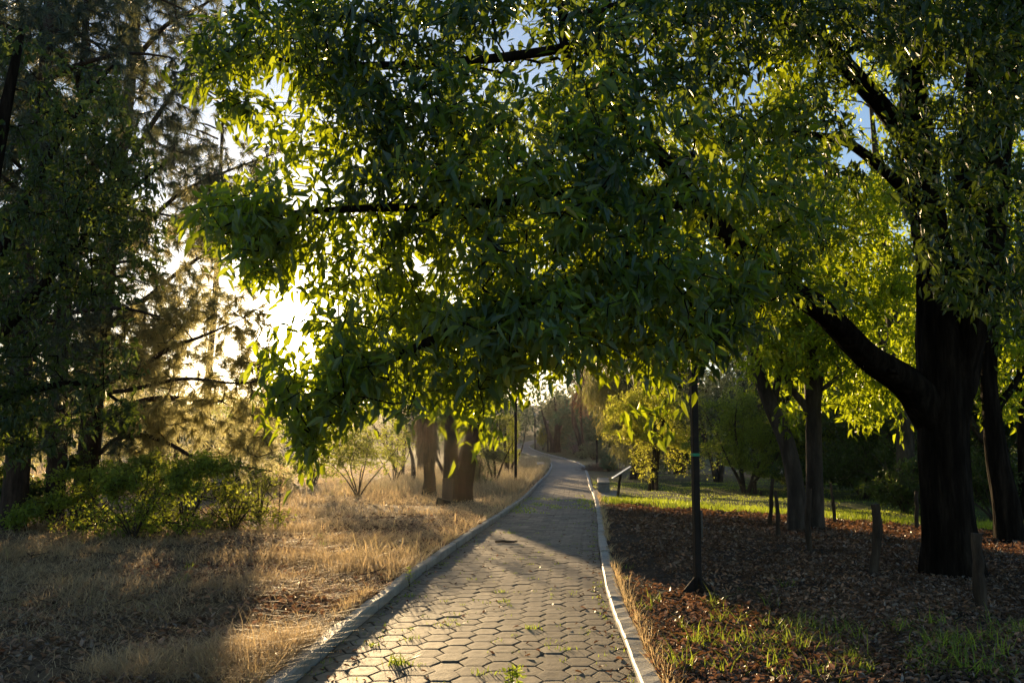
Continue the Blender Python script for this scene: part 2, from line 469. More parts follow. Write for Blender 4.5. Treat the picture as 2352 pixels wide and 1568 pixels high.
def ground_mat():
    m, nt, nd, lk = new_mat('ground_soil')
    geo = N(nd, 'ShaderNodeNewGeometry')
    g = N(nd, 'ShaderNodeAttribute', attribute_name='lawn')
    li = N(nd, 'ShaderNodeAttribute', attribute_name='litter')
    n1 = N(nd, 'ShaderNodeTexNoise'); n1.inputs['Scale'].default_value = 2.3; n1.inputs['Detail'].default_value = 9; n1.inputs['Roughness'].default_value = .72
    n2 = N(nd, 'ShaderNodeTexNoise'); n2.inputs['Scale'].default_value = 26; n2.inputs['Detail'].default_value = 8; n2.inputs['Roughness'].default_value = .75
    for n in (n1, n2): lk.new(geo.outputs['Position'], n.inputs['Vector'])
    dry = ramp(nd, lk, n1.outputs['Fac'], [(.28, (.13, .08, .045)), (.5, (.27, .18, .1)), (.72, (.42, .3, .165))])
    law = ramp(nd, lk, n1.outputs['Fac'], [(.3, (.045, .07, .018)), (.5, (.085, .12, .03)), (.65, (.16, .14, .06)), (.8, (.27, .2, .11))])
    lit = ramp(nd, lk, n2.outputs['Fac'], [(.3, (.02, .014, .010)), (.5, (.055, .037, .026)), (.66, (.1, .07, .048)), (.8, (.19, .14, .1))])
    m1 = N(nd, 'ShaderNodeMixRGB'); lk.new(g.outputs['Fac'], m1.inputs[0]); lk.new(dry, m1.inputs[1]); lk.new(law, m1.inputs[2])
    m2 = N(nd, 'ShaderNodeMixRGB'); lk.new(li.outputs['Fac'], m2.inputs[0]); lk.new(m1.outputs[0], m2.inputs[1]); lk.new(lit, m2.inputs[2])
    m3 = N(nd, 'ShaderNodeMixRGB', blend_type='MULTIPLY'); m3.inputs[0].default_value = .6
    c2 = ramp(nd, lk, n2.outputs['Fac'], [(.3, (.45, .43, .4)), (.6, (1.1, 1.1, 1.1))])
    lk.new(m2.outputs[0], m3.inputs[1]); lk.new(c2, m3.inputs[2])
    pr = N(nd, 'ShaderNodeBsdfPrincipled'); pr.inputs['Roughness'].default_value = .9; pr.inputs['Specular IOR Level'].default_value = .15
    lk.new(m3.outputs[0], pr.inputs['Base Color'])
    b = N(nd, 'ShaderNodeBump'); b.inputs['Strength'].default_value = 1; b.inputs['Distance'].default_value = .05
    lk.new(n2.outputs['Fac'], b.inputs['Height']); lk.new(b.outputs[0], pr.inputs['Normal'])
    out = N(nd, 'ShaderNodeOutputMaterial'); lk.new(pr.outputs[0], out.inputs[0])
    return m


M['kerb'] = kerb_mat(); M['paver'] = paver_mat(); M['ground'] = ground_mat()
M['joint'] = solid_mat('joint_soil', [(.3, (.05, .04, .03)), (.55, (.1, .08, .06)), (.75, (.13, .15, .06))], 3, .95, .5, 30)

# ------------------------------------------------------------------ setting: ground
PW = 1.2          # half the paved width


def lawn_amount(x, y):
    off = x - cx(y)
    edge = 31.5 - (x - 2.7) * 1.75 + (fbm(x * .8, y * .8, 0, 31) - .5) * 4
    a = np.clip((y - edge) / 1.2, 0, 1) * (off > 1.4)
    a = a * np.clip((62 - y) / 14, .45, 1)
    return np.maximum(a, .55 * np.clip((y - 60) / 20, 0, 1))


def litter_amount(x, y):
    off = x - cx(y)
    r = (off > 1.35) * np.clip(1 - lawn_amount(x, y) * 1.3, 0, 1) * np.clip((48 - y) / 12, 0, 1)
    l = (off < -1.3) * np.clip(1.15 - (-off - 1.4) / 5.5, .08, 1) * np.clip((27 - y) / 9, 0, 1) * np.clip((fbm(x * .7, y * .7, 0, 77) - .33) * 3.2, 0, 1)
    return np.clip(np.maximum(r, l), 0, 1)


ys = [-14.]
while ys[-1] < 410:
    ys.append(ys[-1] + max(.18, .016 * abs(ys[-1])))
ys = np.array(ys)
side = [1.22, 1.31, 1.37, 1.5]
while side[-1] < 330:
    side.append(side[-1] + max(.2, .05 * side[-1]))
offs = np.array([-s for s in side[::-1]] + [-1.19, 1.19] + side)
OX, YY = np.meshgrid(offs, ys)
XX = cx(YY) + OX
ZZ = hground(XX, YY)
inner = np.abs(OX) < 1.25
ZZ = np.where(inner, hbase(YY) - .06, ZZ)
gv = np.stack([XX.ravel(), YY.ravel(), ZZ.ravel()], 1)
nc = len(offs); nr = len(ys)
i0 = (np.arange(nr - 1)[:, None] * nc + np.arange(nc - 1)[None, :]).ravel()
gf = np.stack([i0, i0 + 1, i0 + nc + 1, i0 + nc], 1)
go = mesh_np('ground', gv, [gf], M['ground'], smooth=True,
             attrs={'lawn': lawn_amount(gv[:, 0], gv[:, 1]), 'litter': litter_amount(gv[:, 0], gv[:, 1])})
tag(go, kind='structure')

# ------------------------------------------------------------------ setting: path of hexagon pavers
rng = RS(11)
V = []; Q = []; T = []; var = []; spot = []; nv = 0
S = .134
EL = 1.42          # these blocks are longer along the path than across
yrow = np.arange(2.0, 62.0, math.sqrt(3) * S * EL)
ang = np.arange(6) * PI / 3
a6 = np.arange(6); b6 = (a6 + 1) % 6
tone = lambda x, y: fbm(x * .5, y * .5, 0, 41)
ncol = int(math.ceil(PW / (1.5 * S))) + 1
for c in range(-ncol, ncol + 1):
    ox = c * 1.5 * S
    for y0 in yrow:
        yc = y0 + (math.sqrt(3) * S * EL * .5 if c % 2 else 0)
        if abs(ox) - S * .55 > PW - .03: continue
        dz = rng.normal(0, .0016) - (.006 if rng.rand() < .03 else 0); tx, ty = rng.normal(0, .007, 2)
        jx, jy = rng.normal(0, .003, 2); rot = rng.normal(0, .018)
        sc = S * rng.uniform(.975, 1.0)
        rings = [(sc - .0022, -.03), (sc - .0034, -.0015), (sc - .012, .0022), (sc * .55, .003)]
        pts = []
        for r, z in rings:
            xo = ox + jx + np.cos(ang + rot) * r; yo = yc + jy + np.sin(ang + rot) * r * EL
            xo = np.clip(xo, -PW + .004, PW - .004)
            pts.append(np.stack([cx(yo) + xo, yo, hbase(yo) + dz + z + (xo - ox) * tx + (yo - yc) * ty], 1))
        cz = hbase(yc) + dz + .002
        xo = np.clip(ox + jx, -PW + .01, PW - .01)
        pts.append(np.array([[cx(yc) + xo, yc, cz]]))
        V.append(np.concatenate(pts))
        for r in range(3):
            Q.append(np.stack([r * 6 + a6, r * 6 + b6, r * 6 + 6 + b6, r * 6 + 6 + a6], 1) + nv)
        T.append(np.stack([18 + a6, 18 + b6, np.full(6, 24)], 1) + nv)
        v = np.clip(rng.normal(.5, .17) + (tone(ox, yc) - .5) * .5, 0, 1)
        var.append(np.full(25, v))
        s = np.zeros(25); s[0:6] = .6; s[6:12] = .3; s[12:18] = .04; s[24] = rng.uniform(.3, .95) if rng.rand() < .75 else .1
        spot.append(s)
        nv += 25
# bed under the pavers, joint soil
yb = np.concatenate([np.arange(1.0, 62, .5), np.arange(62, 235, 1.5)])
# plain far pavement continues beyond the individually laid pavers
bed = []; bvar = []
for y in yb:
    z = hbase(y) - .009
    bed += [(cx(y) - 1.215, y, z), (cx(y) + 1.215, y, z)]
nb = len(yb)
bf = np.array([[2 * i, 2 * i + 1, 2 * i + 3, 2 * i + 2] for i in range(nb - 1)])
far = np.array([[2 * i, 2 * i + 1, 2 * i + 3, 2 * i + 2] for i in range(len(np.arange(61.5, 235, 1.5)) - 1)])
yf = np.arange(61.5, 235, 1.5)
farv = np.array([p for y in yf for p in ((cx(y) - PW, y, hbase(y) + .004), (cx(y) + PW, y, hbase(y) + .004))])
hexv = np.concatenate(V); nh = len(hexv)
allv = np.concatenate([hexv, np.array(bed), farv])
quads = np.concatenate(Q + [bf + nh, far + nh + len(bed)])
tris = np.concatenate(T)
midx = np.concatenate([np.zeros(sum(len(q) for q in Q)), np.ones(len(bf)), np.zeros(len(far)), np.zeros(len(tris))])
vv = np.concatenate([np.concatenate(var), np.full(len(bed), .5), .5 + .3 * (rng.rand(len(farv)) - .5)])
ss = np.concatenate([np.concatenate(spot), np.zeros(len(bed) + len(farv))])
po = mesh_np('path', allv, [quads, tris], [M['paver'], M['joint']], attrs={'var': vv, 'spot': ss}, midx=midx)
tag(po, kind='structure')


# ------------------------------------------------------------------ setting: kerbs of cast blocks
def kerb(sgn, height, width, seed):
    rng = RS(seed)
    V = []; Fq = []; Fe = []; n = 0
    y = 1.2
    while y < 150:
        L = rng.uniform(.85, 1.25) * (1 if y < 60 else 2.2)
        L = min(L, 150 - y + .2)
        m = 9
        yy = np.linspace(y + .007, y + L - .007, m)
        o1 = PW + .003 + (fbm(yy * .45, yy * 0 + seed, 0, 3) - .5) * .03 + rng.normal(0, .004)
        hh = height + (fbm(yy * .35, yy * 0 + seed * 2, 0, 4) - .5) * .03 + rng.normal(0, .005) + np.linspace(-1, 1, m) * rng.normal(0, .004)
        b = .016
        prof = [(0, -.12), (0, -b), (b * .8, 0), (width - b, 0.002), (width, -b), (width, -.12)]
        for k in range(m):
            for pi_, (w, z) in enumerate(prof):
                ch = (fbm(yy[k] * 7, w * 9, 0, seed + 9) - .5) * .03
                V.append((cx(yy[k]) + sgn * (o1[k] + w), yy[k], hbase(yy[k]) + hh[k] + z + ch * (0 < pi_ < 5)))
        K = len(prof)
        for k in range(m - 1):
            for j in range(K - 1):
                q = [n + k * K + j, n + k * K + j + 1, n + (k + 1) * K + j + 1, n + (k + 1) * K + j]
                Fq.append(q if sgn > 0 else q[::-1])
        Fe.append([n + j for j in range(K)]); Fe.append([n + (m - 1) * K + j for j in range(K)][::-1])
        n += m * K
        y += L
    o = mesh_np('kerb', np.array(V), [np.array(Fq), np.array(Fe)], M['kerb'])
    return tag(o, kind='structure')


kerb(-1, .105, .115, 5)
kerb(1, .07, .145, 8)


# ------------------------------------------------------------------ foliage builders
def leaf_arrays(pos, axis, nrm, length, width, fold=.25, curl=.15):
    """pointed leaf: six vertices, two folded halves"""
    n = len(pos)
    side = np.cross(axis, nrm); side /= np.linalg.norm(side, axis=1)[:, None] + 1e-9
    nrm = np.cross(side, axis)
    L = length[:, None]; W = width[:, None]
    def pt(t, s, up):
        return pos + axis * L * t + side * W * s + nrm * (W * up) - nrm * (L * curl * t * t)
    vs = np.stack([pt(0, 0, 0), pt(.3, -.5, fold), pt(.66, -.36, fold * .7), pt(1, 0, 0), pt(.66, .36, fold * .7), pt(.3, .5, fold)], 1)
    base = (np.arange(n) * 6)[:, None]
    q = np.concatenate([base + np.array([0, 1, 2, 3]), base + np.array([0, 3, 4, 5])])
    return vs.reshape(-1, 3), q


def unit(v):
    return v / (np.linalg.norm(v, axis=-1, keepdims=True) + 1e-9)


def leaves_at(tips, dirs, per, size, ratio, droop, rng, spread=.28, jitter=.06, horiz=0.0):
    n = len(tips) * per
    ti = np.repeat(np.arange(len(tips)), per)
    t = rng.rand(n)
    d = dirs[ti]
    pos = tips[ti] - d * (t * spread)[:, None] + rng.normal(0, jitter, (n, 3))
    rad = unit(rng.normal(0, 1, (n, 3)))
    ax = unit(d * .55 + rad * .85 + np.array([0, 0, -1]) * droop)
    if horiz: ax = unit(ax * np.array([1, 1, 1 - horiz]))
    nr = unit(rng.normal(0, .55, (n, 3)) + np.array([0, 0, 1]) + .0 * d)
    L = size * np.clip(rng.normal(.95, .24, n), .35, 1.5)
    W = L * ratio * rng.uniform(.7, 1.3, n)
    tipv = rng.rand(len(tips))[ti]
    var = np.clip(.45 * tipv + .55 * rng.rand(n), 0, 1)
    var = np.where(rng.rand(n) < .02, 1.0, var * .93)
    return pos, ax, nr, L, W, var


def needles_at(tips, dirs, per, size, wid, rng, droop=.35):
    n = len(tips) * per
    ti = np.repeat(np.arange(len(tips)), per)
    d = dirs[ti]
    pos = tips[ti] - d * (rng.rand(n) * .16)[:, None] + rng.normal(0, .015, (n, 3))
    ax = unit(d * .75 + unit(rng.normal(0, 1, (n, 3))) * .75 + np.array([0, 0, -1]) * droop)
    L = size * rng.uniform(.6, 1.15, n)
    sd = unit(np.cross(ax, rng.normal(0, 1, (n, 3))))
    W = wid * rng.uniform(.7, 1.3, n)
    mid = pos + ax * (L * .55)[:, None]
    tip = pos + ax * L[:, None] + np.array([0, 0, -1]) * (L * .22)[:, None]
    vs = np.stack([pos - sd * W[:, None] * .5, pos + sd * W[:, None] * .5, mid + sd * W[:, None] * .5, mid - sd * W[:, None] * .5, tip], 1).reshape(-1, 3)
    b = (np.arange(n) * 5)[:, None]
    q = b + np.array([0, 1, 2, 3]); t3 = b + np.array([3, 2, 4])
    tipv = rng.rand(len(tips))[ti]
    var = np.clip(.6 * tipv + .4 * rng.rand(n), 0, 1)
    return vs, q, t3, var


def grow(limbs, tips, rng, step=.35, r0=.004, sag=.12, expo=2.4, rmax=.06, up=0.0):
    """joins every twig tip to the nearest wood; returns thin-wood segments and twig directions"""
    pos = []; par = []; pre = []
    for pts, rad in limbs:
        p, r = resample(pts, rad, step)
        s0 = len(pos)
        for i in range(len(p)):
            pos.append(p[i]); par.append(-1 if i == 0 else s0 + i - 1); pre.append(r[i])
    npre = len(pos)
    cap = npre + len(tips) * 14
    A = np.zeros((cap, 3)); A[:npre] = pos
    par = par + [0] * (cap - npre)
    n = npre
    # distance to the limbs decides the order
    d0 = np.empty(len(tips))
    for s in range(0, len(tips), 400):
        d0[s:s + 400] = np.min(np.linalg.norm(tips[s:s + 400, None] - A[None, :npre], axis=2), axis=1)
    order = np.argsort(d0)
    tipn = np.zeros(len(tips), int)
    for ti in order:
        t = tips[ti]
        dd = A[:n] - t
        dist = np.sqrt((dd ** 2).sum(1)) + .25 * np.maximum(dd[:, 2], 0) + up * np.maximum(dd[:, 2], 0)
        j = int(np.argmin(dist))
        st = A[j]; L = np.linalg.norm(t - st)
        m = int(min(12, max(1, math.ceil(L / .3))))
        ctrl = (st + t) / 2 + np.array([0, 0, sag * L]) + rng.normal(0, .07 * L, 3)
        prev = j
        for k in range(1, m + 1):
            u = k / m
            q = (1 - u) ** 2 * st + 2 * u * (1 - u) * ctrl + u * u * t
            if k < m: q = q + rng.normal(0, .02, 3)
            A[n] = q; par[n] = prev; prev = n; n += 1
        tipn[ti] = prev
    acc = np.zeros(n)
    childsum = np.zeros(n)
    for i in range(n - 1, npre - 1, -1):
        r = max(r0, childsum[i] ** (1 / expo)) if childsum[i] > 0 else r0
        r = min(r, rmax)
        acc[i] = r
        childsum[par[i]] += r ** expo
    seg = np.arange(npre, n)
    pa = np.array(par[:n])[seg]
    ra = np.where(pa >= npre, acc[pa], acc[seg] * 1.15)
    dirs = unit(A[tipn] - A[np.array(par)[tipn]])
    return A[pa], A[seg], ra, acc[seg], dirs


def prisms(a, b, ra, rb, k=4):
    ax = unit(b - a)
    ref = np.where(np.abs(ax[:, 2:3]) > .9, np.array([[1., 0, 0]]), np.array([[0, 0, 1.]]))
    u = unit(np.cross(ax, ref)); w = np.cross(ax, u)
    an = np.arange(k) * 2 * PI / k
    ring = np.cos(an)[None, :, None] * u[:, None] + np.sin(an)[None, :, None] * w[:, None]
    A = a[:, None] + ring * ra[:, None, None]; B = b[:, None] + ring * rb[:, None, None]
    v = np.concatenate([A, B], 1).reshape(-1, 3)
    base = (np.arange(len(a)) * 2 * k)[:, None, None]
    i = np.arange(k); j = (i + 1) % k
    q = np.stack([i, j, j + k, i + k], 1)[None] + base
    return v, q.reshape(-1, 4)


def limb_mesh(limbs, ksides, rough, seed, step=.22):
    V = []; Q = []; n = 0
    for li, (pts, rad) in enumerate(limbs):
        p, r = resample(pts, rad, step)
        k = ksides if max(rad) > .12 else max(6, ksides // 2)
        v, q = tube_np(p, r, k, rough, seed + li)
        V.append(v); Q.append(q + n); n += len(v)
    return np.concatenate(V), np.concatenate(Q)


def tree(name, label, cat, base, limbs, tips, leafmat, barkmat, rng, per=12, size=.1, ratio=.34, droop=.5, spread=.3, kind='leaf',
         cull=False, group=None, ksides=12, rough=.14, sag=.12, wid=.008, thin=.004, crown='crown', jitter=.06, rmax=.06, needle_droop=.35, cullx=1.0, second=None):
    e = empty(name, base, label, cat, group)
    tips = np.asarray(tips)
    if cull:
        tips = tips[sun_cull(tips, rng, cullx)]
    a, b, ra, rb, dirs = grow(limbs, tips, rng, sag=sag, r0=thin, rmax=rmax)
    v1, q1 = limb_mesh(limbs, ksides, rough, 3)
    v2, q2 = prisms(a, b, ra, rb, 4)
    mesh_np('trunk', np.concatenate([v1, v2]), [np.concatenate([q1, q2 + len(v1)])], barkmat, e, base, smooth=True)
    if kind == 'leaf':
        pos, ax, nr, L, W, var = leaves_at(tips, dirs, per, size, ratio, droop, rng, spread, jitter)
        if cull:
            kp = sun_cull(pos, rng, cullx) & sun_cull(pos + ax * L[:, None], rng, cullx) & sun_cull(pos + ax * (L * .5)[:, None], rng, cullx)
            pos, ax, nr, L, W, var = pos[kp], ax[kp], nr[kp], L[kp], W[kp], var[kp]
        v, q = leaf_arrays(pos, ax, nr, L, W, .25, rng.uniform(-.05, .4, len(L))[:, None])
        if second is None:
            mesh_np(crown, v, [q], leafmat, e, base, var=np.repeat(var, 6))
        else:
            mi = np.repeat(second[0](tips).astype(int), per)
            mesh_np(crown, v, [q], [leafmat, second[1]], e, base, var=np.repeat(var, 6), midx=np.concatenate([mi, mi]))
    else:
        v, q, t3, var = needles_at(tips, dirs, per, size, wid, rng, needle_droop)
        if second is None:
            mesh_np(crown, v, [q, t3], leafmat, e, base, var=np.repeat(var, 5))
        else:
            mi = np.repeat(second[0](tips).astype(int), per)
            mesh_np(crown, v, [q, t3], [leafmat, second[1]], e, base, var=np.repeat(var, 5), midx=np.concatenate([mi, mi]))
    return e


def poly_tips(poly, n, D0, D1, rng, clump=None, thr=.4, seed=0, dfun=None):
    poly = np.asarray(poly, float)
    lo, hi = poly.min(0), poly.max(0)
    out = []
    got = 0
    while got < n:
        m = n * 4
        x = rng.uniform(lo[0], hi[0], m); y = rng.uniform(lo[1], hi[1], m)
        k = pip(poly, x, y)
        x, y = x[k], y[k]
        D = rng.uniform(D0, D1, len(x))
        if dfun is not None: D = D + dfun(x, y)
        p = P(x, y, D)
        if clump:
            c = fbm(p[:, 0] / clump, p[:, 1] / clump, p[:, 2] / clump, 60 + seed, 2)
            p = p[c > thr]
        out.append(p); got += len(p)
    return np.concatenate(out)[:n]


def lobe_tips(lobes, n, rng, clump=None, thr=.4, seed=0, shell=.35):
    """lobes: (centre, radii, weight)"""
    w = np.array([l[2] for l in lobes], float); w /= w.sum()
    out = []; got = 0
    while got < n:
        m = n * 3
        li = rng.choice(len(lobes), m, p=w)
        c = np.array([l[0] for l in lobes])[li]; r = np.array([l[1] for l in lobes])[li]
        d = unit(rng.normal(0, 1, (m, 3))); rad = rng.rand(m) ** shell
        p = c + d * r * rad[:, None]
        if clump:
            k = fbm(p[:, 0] / clump, p[:, 1] / clump, p[:, 2] / clump, 60 + seed, 2) > thr
            p = p[k]
        out.append(p); got += len(p)
    return np.concatenate(out)[:n]


def pp(*pts):
    return [P(*q) for q in pts]


BARE = []
# ================================================================== TREES IN FRONT
# ---- the broad dark ash on the right whose limbs hang over the path
rng = RS(101)
b = ground(2195, 1325); D = b[1]
top = P(2165, 860, D)
limbs = [
    (np.array([b + [0, 0, -.15], b + [-.02, 0, .25], P(2178, 1180, D), P(2168, 1020, D), P(2168, 900, D), P(2165, 780, D), P(2150, 640, D), P(2125, 430, D), P(2095, 200, D - .3), P(2060, -60, D - .5), P(2040, -300, D - .6)]),
     np.array([.41, .365, .315, .315, .34, .33, .25, .2, .17, .13, .08])),
    (np.array([P(2185, 900, D + .05), P(2222, 700, D + .15), P(2228, 420, D + .3), P(2250, 120, D + .4), P(2270, -200, D + .5)]), np.array([.3, .26, .2, .15, .09])),
    (np.array([P(2195, 860, D - .05), P(2262, 640, D - .3), P(2290, 380, D - .6), P(2330, 60, D - .9), P(2360, -200, D - 1)]), np.array([.24, .19, .15, .12, .07])),
    (np.array([P(2150, 960, D), P(2085, 880, D - .3), P(1990, 815, D - .9), P(1890, 715, D - 1.6), P(1780, 645, D - 2.4), P(1690, 560, D - 3.1), P(1605, 465, D - 3.7), P(1490, 330, D - 4.2), P(1340, 215, D - 4.5)]),
     np.array([.27, .2, .165, .14, .115, .1, .08, .06, .035])),
    (np.array([P(2115, 350, D), P(2010, 225, D - .7), P(1900, 110, D - 1.5), P(1820, 55, D - 2.2), P(1620, -20, D - 3.2), P(1300, 40, D - 4.2)]), np.array([.14, .115, .1, .085, .06, .03])),
    (np.array([P(2120, 480, D), P(2040, 400, D - .4), P(1950, 330, D - .9), P(1850, 310, D - 1.4), P(1700, 300, D - 2)]), np.array([.09, .075, .06, .05, .03])),
    (np.array([P(1800, 655, D - 2.3), P(1640, 690, D - 4), P(1440, 690, D - 5), P(1200, 700, D - 5.7), P(930, 810, D - 5.9), P(760, 900, D - 5.9)]), np.array([.085, .07, .055, .045, .03, .015])),
    (np.array([P(1620, 480, D - 3.6), P(1400, 440, D - 4.7), P(1100, 470, D - 5.1), P(800, 480, D - 5.3), P(540, 500, D - 5.3)]), np.array([.07, .055, .045, .03, .014])),
    (np.array([P(1700, 10, D - 2.8), P(1300, 110, D - 4), P(900, 150, D - 4.6), P(560, 130, D - 4.8)]), np.array([.06, .05, .035, .014])),
    (np.array([P(1360, 235, D - 4.5), P(1300, 130, D - 4.2), P(1290, 20, D - 4), P(1250, -80, D - 4)]), np.array([.05, .045, .04, .03])),
    (np.array([P(2085, 150, D - .3), P(2010, -20, D - 1), P(1900, -150, D - 1.6)]), np.array([.11, .09, .06])),
    (np.array([P(2085, 880, D - .3), P(2062, 855, D - .7), P(2040, 850, D - 1.1)]), np.array([.03, .028, .02])),
]
C1 = [(430, 90), (560, -60), (1950, -60), (1930, 300), (1880, 560), (1770, 740), (1680, 830), (1600, 850), (1540, 900), (1430, 820), (1330, 845), (1240, 880), (1140, 915), (1095, 985), (980, 960),
      (880, 955), (760, 980), (690, 1020), (655, 960), (622, 900), (650, 850), (740, 815), (800, 770), (750, 705), (650, 680), (560, 620), (480, 550), (405, 515), (420, 470), (560, 420), (660, 390), (610, 300), (450, 280), (415, 170)]
dep = lambda x, y: np.clip((x - 1400) / 600, 0, 1) * 1.6 + np.clip((420 - y) / 480, 0, 1) * 1.0
t1 = poly_tips(C1, 2150, 6.6, 9.4, rng, .75, .47, 1, dep)
t1 = np.concatenate([t1, poly_tips([(615, 930), (650, 850), (760, 805), (860, 800), (900, 940), (780, 965), (690, 1010), (650, 970)], 60, 6.6, 10.2, rng, .35, .5, 41), poly_tips([(930, 640), (1300, 600), (1700, 600), (1660, 800), (1540, 870), (1330, 830), (1140, 900), (980, 940)], 200, 6.8, 9.9, rng, .45, .46, 43), poly_tips([(420, 480), (560, 430), (680, 420), (720, 560), (640, 640), (540, 600), (450, 540)], 50, 6.7, 10, rng, .35, .5, 42)])
t1 = np.concatenate([t1, poly_tips([(760, 760), (900, 700), (1150, 720), (1200, 860), (1100, 940), (900, 930), (780, 900)], 120, 6.8, 9.6, rng, .4, .44, 46)])
t2 = poly_tips([(700, -80), (2000, -80), (1980, 500), (1780, 740), (1500, 830), (1000, 900), (800, 800), (760, 400)], 820, 9.5, 12.5, rng, .7, .47, 2)
t3 = np.concatenate([poly_tips([(2040, -100), (2450, -100), (2450, 720), (2320, 780), (2120, 640), (2060, 420)], 820, 9.0, 15.5, rng, .8, .42, 3),
                     poly_tips([(1600, -100), (2450, -100), (2450, 160), (2080, 140), (1840, 90)], 420, 9.0, 13, rng, .8, .42, 13)])
t2 = np.concatenate([t2, poly_tips([(1700, 560), (1950, 560), (2020, 760), (1960, 830), (1820, 740)], 16, 9.5, 11.2, rng)])
hang = np.concatenate([
    np.array(pp((1530, 925, 8.6), (1520, 960, 8.6), (1500, 985, 8.6), (1545, 990, 8.7), (1525, 1005, 8.6), (1490, 950, 8.6))),
    np.array(pp((690, 1085, 7.2), (684, 1110, 7.2), (700, 1060, 7.3), (720, 1040, 7.3), (1075, 1030, 7.6), (1065, 1015, 7.6), (1085, 1005, 7.6), (640, 960, 7.4))),
    np.array(pp((575, 855, 7.4), (610, 800, 7.4), (630, 815, 7.3), (600, 830, 7.5), (650, 740, 7.4), (690, 735, 7.3), (735, 740, 7.3)))])
hole = lambda t, cxp, cyp, rx, ry: ((((t[:, 0] / t[:, 1]) * F * CT + CXP - cxp) / rx) ** 2 + ((CYP - ((t[:, 2] - HCAM) / t[:, 1] - math.tan(PITCH)) * F * CT ** 2 * .995 - cyp) / ry) ** 2) < 1
t4 = lobe_tips([((4, 10.5, 9.6), (4, 4.5, 1.6), 1.2), ((8.5, 12.5, 9.8), (4.5, 4.5, 1.8), 1.2), ((6.5, 5.5, 8.4), (4.5, 4, 1.4), 1.2), ((11, 8.5, 7.8), (3.5, 4, 2), 1)], 1300, rng, .9, .4, 19)  # crown above the view, added to darken the ground and trunk
tips = np.concatenate([t1, t2, t3, hang, t4])
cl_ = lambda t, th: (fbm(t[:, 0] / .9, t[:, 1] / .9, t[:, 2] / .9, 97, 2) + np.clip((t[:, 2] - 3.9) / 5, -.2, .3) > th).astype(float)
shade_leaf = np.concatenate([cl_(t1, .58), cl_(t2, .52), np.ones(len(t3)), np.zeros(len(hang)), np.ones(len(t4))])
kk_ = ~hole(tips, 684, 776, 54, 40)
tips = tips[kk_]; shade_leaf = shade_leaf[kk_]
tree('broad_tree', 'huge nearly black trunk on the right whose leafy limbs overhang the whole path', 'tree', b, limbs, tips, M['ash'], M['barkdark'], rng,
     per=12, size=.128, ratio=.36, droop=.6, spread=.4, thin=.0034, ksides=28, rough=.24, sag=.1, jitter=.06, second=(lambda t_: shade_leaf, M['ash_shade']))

# ---- curved and upright slim trees behind the stakes
rng = RS(102)
b = ground(1832, 1222); D = b[1]
limbs = [(np.array([b + [0.03, 0, -.1], P(1832, 1190, D), P(1828, 1120, D), P(1808, 1020, D), P(1768, 925, D), P(1740, 845, D), P(1726, 770, D), P(1700, 600, D), P(1690, 420, D)]),
          np.array([.23, .2, .175, .165, .15, .135, .12, .09, .04])),
         (np.array([P(1775, 940, D), P(1790, 850, D + .3), P(1810, 720, D + .6), P(1830, 560, D + .8)]), np.array([.09, .075, .06, .03])),
         (np.array([P(1735, 820, D), P(1760, 740, D - .6), P(1720, 640, D - 1.2), P(1640, 560, D - 1.6)]), np.array([.08, .07, .055, .03]))]
tips = np.concatenate([poly_tips([(1690, 870), (1660, 700), (1560, 560), (1600, 380), (1850, 330), (1960, 520), (1900, 720), (1830, 840), (1760, 880)], 620, D - 2.2, D + 2.2, rng, .8, .42, 4),
                       np.array(pp((1712, 875, D), (1700, 850, D), (1795, 975, D - .3), (1800, 960, D - .3), (1812, 985, D - .2), (1830, 955, D - .2)))])
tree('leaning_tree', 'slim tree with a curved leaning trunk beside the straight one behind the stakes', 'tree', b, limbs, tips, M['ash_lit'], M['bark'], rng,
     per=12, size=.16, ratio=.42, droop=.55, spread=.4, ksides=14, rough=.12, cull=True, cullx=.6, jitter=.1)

rng = RS(103)
b = ground(1873, 1216); D = b[1]
limbs = [(np.array([b + [0, 0, -.1], P(1872, 1185, D), P(1871, 1090, D), P(1868, 960, D), P(1866, 850, D), P(1876, 720, D), P(1890, 540, D), P(1905, 330, D)]),
          np.array([.23, .19, .17, .165, .16, .12, .09, .04])),
         (np.array([P(1868, 975, D), P(1848, 930, D), P(1815, 885, D - .1), P(1790, 800, D - .2), P(1770, 680, D - .3)]), np.array([.1, .085, .075, .06, .03])),
         (np.array([P(1874, 960, D + .05), P(1886, 850, D + .3), P(1900, 740, D + .6), P(1970, 600, D + 1), P(2050, 480, D + 1.3)]), np.array([.08, .07, .065, .05, .03])),
         (np.array([P(1880, 900, D + .1), P(1950, 850, D + .6), P(2020, 830, D + .9), P(2070, 850, D + 1.1)]), np.array([.05, .045, .03, .02]))]
tips = np.concatenate([poly_tips([(1890, 880), (1880, 620), (1900, 400), (2080, 380), (2110, 700), (2100, 930), (2040, 960), (1990, 975), (1930, 940)], 640, D - 1.5, D + 3, rng, .75, .42, 5),
                       poly_tips([(1780, 860), (1780, 700), (1890, 640), (1890, 850), (1850, 880)], 160, D - 1.5, D + 1.5, rng),
                       np.array(pp((2060, 1000, D), (1995, 990, D), (1960, 970, D), (2080, 960, D), (1815, 965, D), (1830, 950, D)))])
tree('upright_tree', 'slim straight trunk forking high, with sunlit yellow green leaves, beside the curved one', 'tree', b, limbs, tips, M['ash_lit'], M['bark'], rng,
     per=13, size=.16, ratio=.42, droop=.6, spread=.4, ksides=14, rough=.12, cull=True, cullx=.4, jitter=.1)

